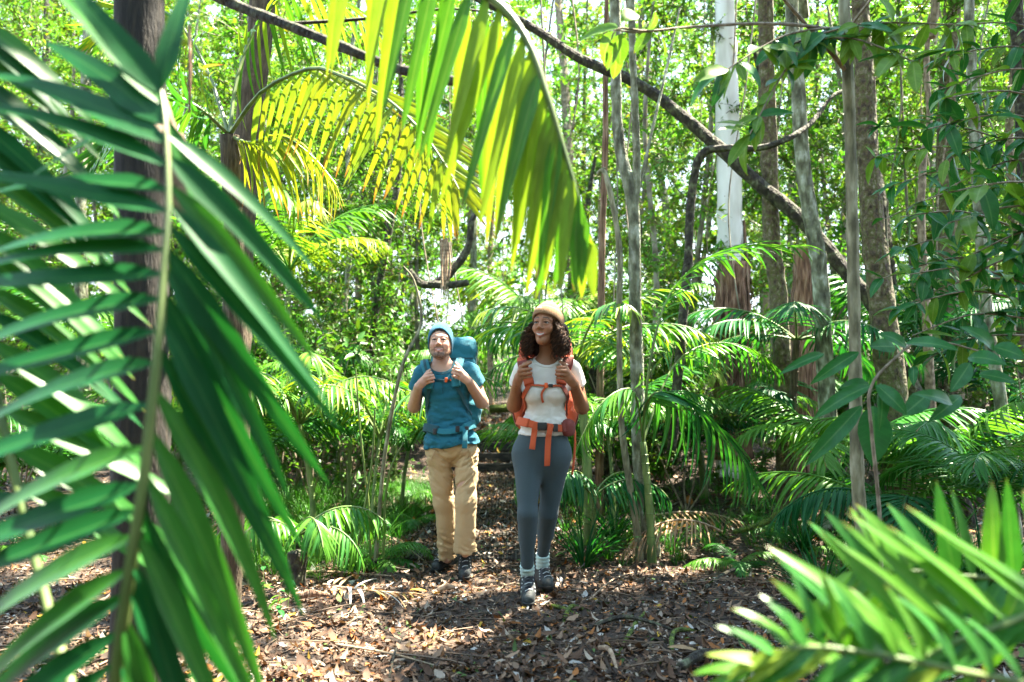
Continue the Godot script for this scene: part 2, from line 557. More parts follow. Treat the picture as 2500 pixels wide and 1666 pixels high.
func hang_leaflet(f: MeshInstance3D, q: Dictionary, mat: Material) -> void:
	var k := 0 if q.droop < 0.28 else (1 if q.droop < 0.65 else (2 if q.droop < 1.1 else 3))
	var xf: Transform3D = q.xf
	var s := Vector3(q.wid / 0.08, q.len, q.len)
	part("leaflet", L.leaflet[k], mat, f, Transform3D(xf.basis * Basis.from_scale(s), xf.origin))

# a frond whose leaflets follow measured directions: angles in degrees in the plane that faces the track, one list for each side
func frond_angled(palm: Node3D, rach: Array, n: int, ang: Array, lens: Array, width: float, droop: float, radii: Array, mats: Array, zdir := [0.0, 0.0], stem = null, t0 := 0.02, face := 0.55, slim := 1.0) -> MeshInstance3D:
	var b := MB.new()
	b.tube(rach, radii, 8)
	var f := wpart("frond", b.mesh(), stem if stem else M.stem_green, palm)
	var right := cam_xf.basis.x
	var up := cam_xf.basis.y
	var fwd := -cam_xf.basis.z
	var m := rach.size() - 1
	for sidx in 2:
		for i in n:
			var t := clampf(t0 + (0.98 - t0) * (i + 0.5 + (sidx - 0.5) * 0.4 + rr(-0.12, 0.12)) / n, 0.0, 0.999)
			var x := t * m
			var k := int(x)
			var p: Vector3 = (rach[k] as Vector3).lerp(rach[k + 1], x - k)
			var a := deg_to_rad(lerp_list(ang[sidx], t) + rr(-4, 4))
			var d: Vector3 = (right * cos(a) + up * sin(a) + fwd * (zdir[sidx] + rr(-0.12, 0.12))).normalized()
			var hint: Vector3 = Vector3.UP * 0.8 - fwd * face + right * rr(-0.45, 0.45)
			hang_leaflet(f, {"xf": Transform3D(any_basis(d, hint), p), "len": lerp_list(lens[sidx], t) * rr(0.92, 1.08), "wid": width * rr(0.85, 1.1) * (slim if sidx == 1 else 1.0), "droop": droop * rr(0.5, 1.4)}, pick(mats))
	return f

# a whole palm; o.parts: leaflets one by one, else shared fronds
func palm(called: String, label: String, group: String, base: Vector3, height: float, lean: Vector3, stem_r: float, stem_mat: Material, fronds: Array, flen: float, mats: Array, o := {}) -> Node3D:
	var p := thing(called, label, "palm", base, group)
	var top := base + Vector3.UP * height + lean
	if height > 0.05:
		var b := MB.new()
		var pts := smooth_path([base + Vector3.DOWN * 0.08, base + Vector3.UP * height * 0.5 + lean * 0.3, top], 14)
		b.tube(pts, [stem_r * 1.35, stem_r, stem_r * 0.95, stem_r * 0.8], 12, Color.WHITE, 0.15, noise)
		for i in range(1, 13):          # leaf-scar rings
			var q: Vector3 = pts[i]
			b.tube([q - Vector3.UP * 0.006, q, q + Vector3.UP * 0.006], [stem_r * 0.9, stem_r * 1.07, stem_r * 0.9], 12)
		wpart("stem", b.mesh(), stem_mat, p)
	for f in fronds:       # [azimuth degrees, elevation, bend, length scale]
		var az := deg_to_rad(f[0])
		var ln: float = flen * (f[3] if f.size() > 3 else 1.0)
		if o.get("parts", false):
			var rach := arc_rachis(top, az, f[1], f[2], ln)
			frond_parts(p, rach, Vector3(-sin(az), 0, cos(az)), o.get("pairs", 26), o.get("leaf", ln * 0.34), o.get("wid", 0.03), [0.009 * ln + 0.003, 0.006 * ln + 0.002, 0.003], mats, o)
		else:
			var k := rng.randi() % 5
			var bs := Basis(Vector3.UP, -az) * Basis(Vector3(0, 0, 1), f[1] - [0.9, 0.75, 1.05, 0.6, 0.5][k]) * Basis(Vector3(1, 0, 0), rr(-0.25, 0.25))
			part("frond", L.frond[k], pick(mats), p, Transform3D(bs.scaled(Vector3.ONE * ln), top - base))
	return p

# ---------------------------------------------------------------- trees
# gaps: the canopy lets the sun through round these points (centre, radius)
var gaps := []

func in_gap(p: Vector3, r: float) -> bool:
	var s := SUN.normalized()
	for g in gaps:
		var q: Vector3 = p - g[0]
		var along := q.dot(s)
		if along > 0.3 and (q - s * along).length() < g[1] + r: return true
	return false

func trunk_mesh(pts: Array, radii: Array, sides := 12, rough := 0.22) -> ArrayMesh:
	var b := MB.new()
	b.tube(pts, radii, sides, Color.WHITE, rough, noise)
	return b.mesh()

# a tree from picture points of its trunk (top first), a depth and widths in pixels; crown: [centre offset, radius xyz, sprays, mesh list, tints]
func tree(called: String, label: String, uv: Array, depths: Array, widths: Array, bark: Material, top_y: float, crown := {}, group := "") -> Node3D:
	var pts := []
	var rad := []
	for i in range(uv.size() - 1, -1, -1):
		var d := lerp_list(depths, float(i) / (uv.size() - 1))
		pts.append(P(uv[i][0], uv[i][1], d))
		rad.append(lerp_list(widths, float(i) / (uv.size() - 1)) * d / FOCAL * 0.5)
	var foot: Vector3 = pts[0]
	var g := gh(foot.x, foot.z)
	if foot.y > g + 0.05:
		var dir: Vector3 = (pts[0] - pts[1]).normalized()
		var run := minf((foot.y - g) / maxf(-dir.y, 0.35), (foot.y - g) * 1.6)
		var q := Vector3(foot.x + dir.x * run * 0.6, g, foot.z + dir.z * run * 0.6)
		pts.push_front(q)
		rad.push_front(rad[0] * 1.25)
	pts.push_front(Vector3(pts[0].x, gh(pts[0].x, pts[0].z) - 0.12, pts[0].z))
	rad.push_front(rad[0] * 1.5)
	var base := Vector3(pts[0].x, gh(pts[0].x, pts[0].z), pts[0].z)
	var t := thing(called, label, "tree", base, group)
	if top_y > (pts[-1] as Vector3).y:
		var dir: Vector3 = ((pts[-1] as Vector3) - (pts[-2] as Vector3)).normalized()
		dir = (dir + Vector3.UP * 0.8).normalized()
		var up: Vector3 = pts[-1] + dir * ((top_y - (pts[-1] as Vector3).y) / dir.y)
		pts.append(((pts[-1] as Vector3) + up) * 0.5 + Vector3(rr(-0.1, 0.1), 0, rr(-0.1, 0.1)))
		pts.append(up)
		rad.append(rad[-1] * 0.8)
		rad.append(rad[-1] * 0.5)
	var n := maxi(18, pts.size() * 6)
	wpart("trunk", trunk_mesh(smooth_path(pts, n), rad), bark, t)
	if crown.size() > 0:
		add_crown(t, pts[-1], crown, bark)
	return t

func add_crown(t: Node3D, at: Vector3, cr: Dictionary, bark: Material) -> void:
	var c: Vector3 = cr.get("abs", at + (cr.get("off", Vector3.ZERO) as Vector3))
	var r: Vector3 = cr.r
	for i in cr.get("limbs", 4):
		var e := c + Vector3(rr(-0.8, 0.8) * r.x, rr(-0.4, 0.5) * r.y, rr(-0.8, 0.8) * r.z)
		if in_gap(e, 0.05): continue
		var b := MB.new()
		var s: Vector3 = at + Vector3.DOWN * rr(0.2, 0.9)
		b.tube(smooth_path([s, s.lerp(e, 0.5) + Vector3.UP * 0.25, e], 8), [0.045, 0.03, 0.012], 6, Color.WHITE, 0.2, noise)
		wpart("limb", b.mesh(), bark, t)
	var where := []
	var tint := []
	var ml: Array = cr.mesh
	for k in ml.size():
		where.append([])
		tint.append([])
	for i in int(cr.n):
		var q := Vector3(rr(-1, 1), rr(-1, 1), rr(-1, 1))
		if q.length() > 1.0: continue
		var p := c + q * r
		if cr.get("open", false) and in_gap(p, 0.6): continue
		var k := rng.randi() % ml.size()
		var s: float = rr(0.75, 1.25) * cr.get("s", 1.0)
		where[k].append(Transform3D(Basis.from_euler(Vector3(rr(-0.6, 0.6), rr(0, TAU), rr(-0.6, 0.6))).scaled(Vector3.ONE * s), p - t.position))
		var g := rr(0.75, 1.25)
		var tc: Color = cr.get("tint", Color(1, 1, 1))
		tint[k].append(Color(tc.r * g * rr(0.85, 1.2), tc.g * g, tc.b * g))
	for k in ml.size():
		if where[k].size() > 0:
			multi("crown", ml[k], cr.get("mat", M.leaf_tint), where[k], tint[k], t)

# ---------------------------------------------------------------- the scene
func _ready() -> void:
	rng.seed = 20240611
	noise.seed = 5
	noise.frequency = 0.05
	noise.fractal_octaves = 4
	setup_view()
	make_materials()
	make_shapes()
	set_gaps()
	make_ground()
	make_path()
	make_trees()
	make_forest()
	make_palms()
	make_foreground()
	make_undergrowth()
	make_litter()
	make_people()
	name_the_many()

func setup_view() -> void:
	var cam := Camera3D.new()
	cam.name = "camera"
	cam_xf = Transform3D(Basis(Vector3.RIGHT, atan(147.0 / FOCAL)), Vector3(0, CAM_Y, 0))
	cam.transform = cam_xf
	cam.fov = rad_to_deg(2.0 * atan(833.0 / FOCAL))
	cam.near = 0.05
	cam.far = 600.0
	var at := CameraAttributesPhysical.new()
	at.frustum_focal_length = 28.0
	at.frustum_focus_distance = 5.0
	at.exposure_aperture = 2.0
	at.exposure_multiplier = 1.0
	cam.attributes = at
	add_child(cam)
	cam.fov = rad_to_deg(2.0 * atan(833.0 / FOCAL))
	var sky := ProceduralSkyMaterial.new()
	sky.sky_top_color = Color(0.72, 0.84, 1.0)
	sky.sky_horizon_color = Color(0.97, 0.99, 1.0)
	sky.sky_curve = 0.2
	sky.ground_bottom_color = Color(0.25, 0.28, 0.2)
	sky.ground_horizon_color = Color(0.55, 0.6, 0.5)
	sky.sky_energy_multiplier = 1.0
	var env := Environment.new()
	env.background_mode = Environment.BG_SKY
	env.sky = Sky.new()
	env.sky.sky_material = sky
	env.background_energy_multiplier = 0.42
	env.tonemap_mode = Environment.TONE_MAPPER_LINEAR
	env.tonemap_exposure = 11.5
	env.sdfgi_enabled = true
	env.ssao_enabled = true
	env.ssil_enabled = true
	var we := WorldEnvironment.new()
	we.name = "environment"
	we.environment = env
	add_child(we)
	var sun := DirectionalLight3D.new()
	sun.name = "sun"
	sun.light_energy = 1.6
	sun.light_color = Color(1.0, 0.96, 0.88)
	sun.light_angular_distance = 0.5
	sun.shadow_enabled = true
	add_child(sun)
	sun.look_at_from_position(SUN, Vector3.ZERO, Vector3.FORWARD)

func set_gaps() -> void:
	gaps = [
		[Vector3(-0.9, 0.0, -4.35), 0.36], [Vector3(-0.45, 0.0, -4.75), 0.14], [Vector3(-1.35, 0.0, -4.3), 0.36], [Vector3(-1.8, 0.0, -4.6), 0.15],
		[P(1110, 850, 5.95), 0.26], [P(1165, 900, 5.9), 0.16], [P(1040, 900, 5.9), 0.1],
		[P(1000, 330, 3.6), 0.55], [P(760, 300, 3.8), 0.45], [P(1060, 160, 2.2), 0.22], [P(1250, 200, 2.2), 0.2], [P(1400, 500, 2.2), 0.15],
		[P(720, 860, 6.8), 0.6], [P(740, 1150, 5.4), 0.25], [P(980, 870, 7.4), 0.3], [P(1440, 130, 3.0), 0.2],
		[P(1730, 1270, 6.8), 0.4], [P(1950, 1290, 7.2), 0.35],
		[P(700, 560, 9.5), 0.7], [P(2330, 1500, 1.3), 0.1], [P(1700, 640, 6.6), 0.3]]
	for i in 12:
		gaps.append([Vector3(rr(-4, 4), 0.3, rr(-12, -6.4)), rr(0.08, 0.28)])

var many := []

# things of one kind told apart by the landmark before them and their order from the left
func name_the_many() -> void:
	var zones := [[330.0, "at the left edge behind the near frond"], [640.0, "behind the brown left trunk"], [850.0, "behind the sunlit palm"], [1030.0, "left of the man"], [1220.0, "behind the man"], [1430.0, "behind the woman"], [1640.0, "behind the forked tree"], [1850.0, "around the white gum"], [2060.0, "behind the grey-green trunk"], [2260.0, "behind the mossy trunk"], [9999.0, "toward the right edge"]]
	var order := ["leftmost", "second from the left", "third from the left", "fourth from the left", "fifth from the left", "sixth from the left", "seventh from the left", "eighth from the left", "ninth from the left", "tenth from the left", "eleventh from the left", "twelfth from the left", "thirteenth from the left", "fourteenth from the left", "fifteenth from the left", "sixteenth from the left", "seventeenth from the left", "eighteenth from the left"]
	var sets := {}
	for q in many:
		var p: Vector3 = cam_xf.affine_inverse() * (q[2] as Vector3)
		var u := 1250.0 + FOCAL * p.x / -p.z
		for z in zones:
			if u < z[0]:
				var key: String = q[1] + " " + z[1]
				if not sets.has(key): sets[key] = []
				sets[key].append([u, q[0]])
				break
	for key in sets:
		var list: Array = sets[key]
		list.sort_custom(func(a, b): return a[0] < b[0])
		for i in list.size():
			var text: String = key if list.size() == 1 else key + ", " + order[mini(i, 17)]
			(list[i][1] as Node).set_meta("label", text)

# ---------------------------------------------------------------- path
func make_path() -> void:
	# steel walkway mesh, its bars built one by one along and across
	var w := thing("walkway_grating", "dark steel mesh walkway under leaf litter behind the hikers", "walkway", Vector3(-0.33, -0.115, -10.4))
	var bar := MB.new()
	bar.box(Transform3D(), Vector3(0.012, 0.022, 7.6), Color.WHITE, 0.002)
	var bm := bar.mesh()
	for i in 27:
		part("long_bar", bm, M.mesh_metal, w, Transform3D(Basis(), Vector3(-0.47 + i * 0.0362, 0.012, 0)))
	var cr := MB.new()
	cr.box(Transform3D(), Vector3(0.98, 0.014, 0.008), Color.WHITE, 0.002)
	var cm := cr.mesh()
	for i in 110:
		part("cross_bar", cm, M.mesh_metal, w, Transform3D(Basis(), Vector3(0, 0.018, -3.78 + i * 0.0694)))
	var eb := MB.new()
	eb.box(Transform3D(), Vector3(0.03, 0.05, 7.65), Color.WHITE, 0.004)
	for s in [-1, 1]:
		part("edge_rail", eb.mesh(), M.mesh_metal, w, Transform3D(Basis(), Vector3(s * 0.505, 0.01, 0)))
	var ord := ["lowest", "second", "third", "topmost"]
	for i in 4:
		var s := thing("timber_step", "%s of the four dark timber steps up the track" % ord[i], "step", Vector3(-0.33, -0.12 + 0.16 * i, -14.75 - 0.46 * i), "steps up the track")
		var b := MB.new()
		b.box(Transform3D(Basis(), Vector3(0, 0.08, 0)), Vector3(1.5, 0.16, 0.1), Color.WHITE, 0.012)
		part("riser", b.mesh(), M.timber, s)
		var tb := MB.new()
		tb.box(Transform3D(Basis(), Vector3(0, 0.065, -0.256)), Vector3(1.42, 0.16, 0.4), Color.WHITE, 0.01)
		part("tread", tb.mesh(), M.soil, s)
		for e in [-0.6, 0.6]:
			var pb := MB.new()
			pb.box(Transform3D(Basis(), Vector3(e, 0.06, 0.075)), Vector3(0.05, 0.2, 0.045), Color.WHITE, 0.006)
			part("stake", pb.mesh(), M.timber, s)

# ---------------------------------------------------------------- trees that the picture shows one by one
func make_trees() -> void:
	var cano := func(off: Vector3, r: Vector3, n: int) -> Dictionary:
		return {"off": off, "r": r, "n": int(n * 2.2), "mesh": L.canopy, "open": true, "limbs": 5, "mat": M.leaf_tint}
	# the sunless left trunk
	tree("straight_tree", "straight brown trunk at left with fine rings and a lit pale edge", [[640, 0], [612, 250], [585, 600], [575, 900], [572, 1250]], [5.9], [62, 66, 68, 74], M.bark_palm, 8.2, cano.call(Vector3(-0.5, 0.3, -1.5), Vector3(2.2, 1.2, 2.2), 60))
	tree("forked_tree", "slim mottled grey-green tree with a fork near its middle right of the hikers", [[1500, -20], [1503, 150], [1512, 350], [1546, 510], [1551, 744], [1557, 956], [1562, 1116], [1590, 1345]], [6.6], [26, 26, 30, 32, 34, 44], M.bark_grey, 7.8, cano.call(Vector3(1.5, 0.2, -1.5), Vector3(2.4, 1.1, 2.4), 230))
	var fork: Node3D = get_child(get_child_count() - 1)
	wpart("limb", trunk_mesh(smooth_path([P(1547, 520, 6.6), P(1555, 430, 6.58), P(1552, 300, 6.5), P(1545, 150, 6.4), P(1540, -40, 6.3)], 24), [0.034, 0.03, 0.026], 10), M.bark_grey, fork)
	wpart("limb", trunk_mesh(smooth_path([P(1556, 480, 6.6), P(1590, 330, 6.7), P(1625, 180, 6.9), P(1660, 20, 7.1)], 16), [0.016, 0.01], 7), M.bark_grey, fork)
	tree("thin_grey_sapling", "thin pale stem leaning against the forked mottled tree", [[1480, 430], [1512, 600], [1512, 745], [1514, 950], [1522, 1080], [1556, 1300]], [6.5], [13, 15, 18], M.bark_smooth, 3.0)
	tree("cane_stemmed_tree", "thin reddish cane-like stem with pale rings behind the forked tree", [[1478, 130], [1478, 330], [1474, 480], [1470, 600], [1466, 860]], [9.0], [13, 16, 18], M.bark_red, 6.2)
	# the leaning dark trunk
	tree("leaning_tree", "dark mossy trunk leaning far left across the right half", [[1100, -40], [1300, 68], [1420, 145], [1572, 213], [1721, 330], [1849, 446], [1965, 545], [2062, 660], [2160, 800]], [8.8, 8.4, 8.0], [18, 22, 28, 32, 34, 36], M.bark_dark, 0.0)
	# white gum with its stringy bark
	tree("white_gum_tree", "tall smooth white gum trunk with red stringy bark hanging below", [[1768, -20], [1774, 200], [1780, 450], [1784, 700], [1786, 980]], [11.0], [46, 58, 62, 66], M.bark_white, 12.5, {"off": Vector3(0.5, 0.5, 0), "r": Vector3(3.0, 1.6, 3.0), "n": 420, "mesh": L.canopy, "open": true, "limbs": 5})
	var gum: Node3D = get_child(get_child_count() - 1)
	wpart("rough_bark", trunk_mesh(smooth_path([P(1788, 1120, 11.0), P(1786, 900, 11.0), P(1786, 760, 11.0), P(1790, 640, 11.0)], 20), [0.27, 0.245, 0.235, 0.225], 14, 0.3), M.bark_red, gum)
	for i in 34:
		var az := rr(-0.9, 1.3) if i % 3 else rr(0.0, 3.1)
		var y0 := rr(2.7, 3.9) if i % 3 else rr(2.2, 3.0)
		var r0 := 0.185 + 0.012 * (i % 4)
		var c := P(1784, 700, 11.0)
		var b := MB.new()
		var dirv := Vector3(cos(az), 0, sin(az))
		var ln := rr(0.7, 1.9)
		var path := smooth_path([Vector3(c.x, y0, c.z) + dirv * r0, Vector3(c.x, y0 - ln * 0.5, c.z) + dirv * (r0 + rr(0.02, 0.06)), Vector3(c.x + rr(-0.05, 0.05), y0 - ln, c.z) + dirv * (r0 + rr(0.0, 0.16))], 8)
		b.tube(path, [0.02, 0.035, 0.028, 0.008], 5, Color.WHITE, 0.4, noise, 0.25, Vector3(-dirv.z, 0.05, dirv.x).cross(Vector3.UP))
		wpart("bark_strip", b.mesh(), M.bark_red, gum)
	tree("brown_barked_tree", "brown trunk with mossy knots just right of the white gum", [[1868, -20], [1872, 180], [1880, 420], [1886, 600], [1900, 720], [1915, 1000]], [8.4], [36, 40, 42, 44], M.bark_moss, 9.0, cano.call(Vector3(0.2, 0.3, -0.8), Vector3(2.8, 1.3, 2.6), 320))
	tree("grey_green_tree", "grey-green lichen trunk bending gently, right of the brown knotty one", [[1935, 60], [1948, 200], [1960, 400], [1985, 560], [2000, 650], [2010, 800], [2020, 1000]], [7.6], [32, 36, 40, 42], M.bark_grey, 8.4, {"abs": Vector3(2.85, 8.4, -6.4), "r": Vector3(1.7, 0.9, 1.5), "n": 520, "mesh": L.canopy, "open": true, "limbs": 4})
	add_crown(get_child(get_child_count() - 1), P(1960, -150, 7.6), {"abs": Vector3(1.67, 5.5, -5.75), "r": Vector3(0.62, 0.32, 0.6), "n": 150, "mesh": L.canopy, "open": true, "limbs": 1}, M.bark_grey)
	tree("red_stump", "broken reddish fibrous stump behind the grey-green trunk", [[1962, 600], [1965, 680], [1965, 760], [1960, 900]], [9.2], [44, 60, 66, 70], M.bark_red, 0.0)
	tree("mossy_tree", "thick brown trunk furred with moss behind the slender pale stem", [[2100, -20], [2110, 150], [2115, 320], [2135, 590], [2160, 800], [2190, 1060]], [7.4], [42, 48, 54, 62, 70], M.bark_moss, 9.4, cano.call(Vector3(-0.8, 0.2, -1.8), Vector3(2.8, 1.4, 2.6), 340))
	tree("slender_pale_tree", "slender pale grey stem nearest the camera on the right", [[2062, -30], [2066, 80], [2070, 160], [2078, 400], [2085, 700], [2090, 950], [2095, 1180], [2110, 1340], [2120, 1560]], [3.7], [26, 28, 28, 30, 32, 38], M.bark_smooth, 4.6)
	var pale: Node3D = get_child(get_child_count() - 1)
	wpart("limb", trunk_mesh(smooth_path([P(2068, 175, 3.7), P(2010, 105, 3.6), P(1950, 40, 3.5), P(1890, -30, 3.4)], 12), [0.012, 0.009, 0.006], 7), M.bark_twig, pale)
	wpart("limb", trunk_mesh(smooth_path([P(2064, 78, 3.7), P(1960, 62, 3.5), P(1840, 58, 3.3), P(1700, 65, 3.1), P(1560, 78, 3.0), P(1500, 72, 3.0)], 20), [0.009, 0.006, 0.003], 6), M.bark_twig, pale)
	wpart("limb", trunk_mesh(smooth_path([P(2064, 80, 3.7), P(2110, 20, 3.6), P(2160, -40, 3.5)], 8), [0.009, 0.006], 6), M.bark_twig, pale)
	tree("bare_sapling", "thin bent sapling with a kink, between the mossy trunk and the lichened one", [[2268, 60], [2262, 180], [2270, 280], [2258, 370], [2252, 430], [2250, 560], [2262, 760]], [8.0], [12, 16, 20], M.bark_twig, 5.2, {"r": Vector3(0.8, 0.8, 0.8), "n": 30, "mesh": L.clump, "limbs": 2})
	tree("lichen_tree", "grey trunk blotched with pale lichen toward the right edge", [[2366, -20], [2372, 160], [2378, 280], [2388, 450], [2398, 640], [2412, 790], [2440, 960], [2460, 1120]], [6.4], [22, 26, 28, 32], M.bark_grey, 8.0, cano.call(Vector3(-0.5, 0.4, -1.2), Vector3(2.6, 1.2, 2.4), 280))
	tree("edge_tree", "dark trunk cut by the upper right corner", [[2480, -30], [2490, 150], [2500, 320], [2520, 700]], [7.0], [30, 34, 38], M.bark_dark, 8.4, cano.call(Vector3(-0.6, 0.4, -1.6), Vector3(2.6, 1.2, 2.6), 260))
	# canopy trees behind and beside whose trunks stand outside the picture or hidden in it
	for q in [[6.4, -6.8, 300], [5.6, -10.5, 300], [-4.6, -6.6, 160], [4.4, -4.6, 480, -1.3, -1.6], [3.6, -2.4, 320], [2.4, 0.8, 220], [-3.4, -2.6, 160]]:
		var base := Vector3(q[0], gh(q[0], q[1]), q[1])
		var ct := thing("canopy_tree", "tall tree standing beside the view whose crown shades the track", "tree", base, "canopy trees beside the track")
		var top := base + Vector3(rr(-0.4, 0.4), 9.0, rr(-0.4, 0.4))
		wpart("trunk", trunk_mesh(smooth_path([base + Vector3.DOWN * 0.1, base + Vector3(0.1, 4.5, 0), top], 18), [0.16, 0.12, 0.06]), M.bark_moss, ct)
		add_crown(ct, top, cano.call(Vector3(q[3] if q.size() > 3 else -0.6, -0.2, q[4] if q.size() > 4 else 0.0), Vector3(3.0, 1.5, 2.8), q[2]), M.bark_moss)
	# mossy bough across the upper left, with its shadow falling on the lit frond
	var bough := thing("mossy_bough", "dark mossy bough slanting down across the upper left", "branch", P(574, 0, 3.3))
	wpart("wood", trunk_mesh(smooth_path([P(440, -50, 3.6), P(590, 18, 3.4), P(700, 60, 3.2), P(830, 112, 3.0), P(960, 165, 2.85), P(1090, 195, 2.72), P(1190, 212, 2.64), P(1262, 232, 2.6)], 40), [0.024, 0.02, 0.018, 0.013], 10, 0.3), M.bark_dark, bough)
	wpart("twig", trunk_mesh(smooth_path([P(700, 58, 3.2), P(900, 45, 3.3), P(1080, 22, 3.4), P(1200, 30, 3.5)], 12), [0.008, 0.004], 6), M.bark_dark, bough)
	var vine := thing("looping_vine", "mossy looping vine rising beside the leaning trunk then reaching right", "vine", P(1680, 660, 8.0))
	wpart("stem", trunk_mesh(smooth_path([P(1640, 1100, 7.8), P(1665, 800, 7.9), P(1680, 640, 7.9), P(1690, 470, 7.9), P(1712, 380, 7.8), P(1765, 362, 7.7), P(1850, 362, 7.5), P(1930, 336, 7.4), P(1990, 290, 7.7), P(2040, 230, 7.9), P(2140, 190, 8.2), P(2260, 60, 8.4)], 56), [0.05, 0.045, 0.04, 0.034, 0.026, 0.018, 0.01], 9, 0.4), M.bark_dark, vine)
	var hook := thing("hooked_branch", "dark curved dead branch with a hook hanging above the man", "branch", P(1040, 695, 9.0))
	wpart("wood", trunk_mesh(smooth_path([P(1150, 540, 9.0), P(1143, 600, 9.0), P(1110, 655, 9.0), P(1062, 693, 9.0), P(1025, 690, 9.0), P(1000, 660, 9.0)], 26), [0.035, 0.045, 0.05, 0.03], 8, 0.35), M.bark_dark, hook)
	wpart("wood", trunk_mesh(smooth_path([P(1050, 694, 9.0), P(1100, 696, 8.9), P(1142, 690, 8.8)], 8), [0.05, 0.035], 8, 0.3), M.bark_dark, hook)
	wpart("wood", trunk_mesh(smooth_path([P(1150, 545, 9.0), P(1180, 480, 9.1), P(1210, 440, 9.2), P(1225, 400, 9.3)], 10), [0.03, 0.01], 6, 0.3), M.bark_dark, hook)
	for i in 6:
		var s := P(1075 + i * 4.0, 575 + rr(0, 20), 8.9)
		var b := MB.new()
		b.tube(smooth_path([s, s + Vector3(rr(-0.02, 0.02), -0.3, rr(-0.03, 0.03)), s + Vector3(rr(-0.04, 0.04), -rr(0.5, 0.75), 0)], 6), [0.012, 0.014, 0.004], 4, Color.WHITE, 0.3, noise, 0.3)
		wpart("dead_strip", b.mesh(), M.dry, hook)
	# hanging vines
	for i in 22:
		var d := rr(8.5, 15.0)
		var u := rr(900, 1960) if i < 18 else rr(2150, 2480)
		var p0 := P(u, -40, d)
		var p1 := P(u + rr(-50, 50), rr(760, 900), d + rr(-0.5, 0.5))
		var vn := thing("hanging_vine", "thin brown vine hanging straight down among the forest stems", "vine", p1, "thin vines hanging in the forest")
		many.append([vn, "thin hanging vine", p1])
		wpart("stem", trunk_mesh(smooth_path([p0, p0.lerp(p1, 0.3) + Vector3(rr(-0.2, 0.2), 0, 0), p0.lerp(p1, 0.65) + Vector3(rr(-0.25, 0.25), 0, 0), p1], 20), [0.012, 0.01, 0.008], 5, 0.3), pick([M.bark_twig, M.far_bark]), vn)

# ---------------------------------------------------------------- forest behind
func forest_tree(x: float, d: float, h: float, r: float, n: int, low: float, s: float, tint: Color, ml: Array) -> void:
	var z := -d
	var base := Vector3(x, gh(x, z), z)
	var label: String = ["slender bare-stemmed tree in the pale forest far behind the hikers", "slim leafy tree among the mid-distance stems"][0 if d > 18.0 else 1]
	var t := thing("forest_tree", label, "tree", base, "far forest trees" if d > 18.0 else "mid-distance forest trees")
	many.append([t, "far slender forest tree" if d > 18.0 else "slim leafy tree", base + Vector3.UP * 2.0])
	var top := base + Vector3(rr(-0.8, 0.8), h, rr(-0.6, 0.6))
	wpart("trunk", trunk_mesh(smooth_path([base + Vector3.DOWN * 0.1, base.lerp(top, 0.35) + Vector3(rr(-0.2, 0.2), 0, 0), base.lerp(top, 0.7) + Vector3(rr(-0.25, 0.25), 0, 0), top], 14), [r * 1.2, r, r * 0.8, r * 0.3], 7), pick([M.far_bark, M.far_bark, M.bark_grey, M.bark_twig, M.bark_dark]), t)
	var where := []
	var tints := []
	for k in ml.size():
		where.append([])
		tints.append([])
	for i in n:
		var f := pow(rng.randf(), 0.8)
		var y := lerpf(low, h + 0.6, f)
		var rad := rr(0.15, 1.0) * (0.6 + 1.5 * f) * s
		var az := rr(0, TAU)
		var p := base.lerp(top, clampf(y / h, 0, 1)) + Vector3(cos(az) * rad, rr(-0.3, 0.3), sin(az) * rad)
		if in_gap(p, 0.5): continue
		var k := rng.randi() % ml.size()
		where[k].append(Transform3D(Basis.from_euler(Vector3(rr(-0.7, 0.7), rr(0, TAU), rr(-0.7, 0.7))).scaled(Vector3.ONE * rr(0.7, 1.2) * s), p - base))
		var g := rr(0.7, 1.4)
		tints[k].append(Color(tint.r * g * rr(0.8, 1.3), tint.g * g, tint.b * g))
	for k in ml.size():
		if where[k].size() > 0: multi("crown", ml[k], M.leaf_far, where[k], tints[k], t)

func forest_back(x: float, z: float) -> void:
	var base := Vector3(x, gh(x, z), z)
	var t := thing("surrounding_tree", "leafy tree of the forest around the photographer", "tree", base, "forest around the photographer")
	var h := rr(5.0, 8.0)
	wpart("trunk", trunk_mesh(smooth_path([base + Vector3.DOWN * 0.1, base + Vector3(rr(-0.2, 0.2), h * 0.5, 0), base + Vector3.UP * h], 8), [0.1, 0.07, 0.03], 7), M.bark_moss, t)
	var where := []
	var tints := []
	for i in 90:
		where.append(Transform3D(Basis.from_euler(Vector3(rr(-0.6, 0.6), rr(0, TAU), rr(-0.6, 0.6))).scaled(Vector3.ONE * rr(1.0, 1.7)), Vector3(rr(-1.3, 1.3), rr(0.1, h), rr(-1.3, 1.3))))
		var g := rr(0.7, 1.2)
		tints.append(Color(g, g, g))
	multi("crown", L.canopy[0], M.leaf_tint, where, tints, t)

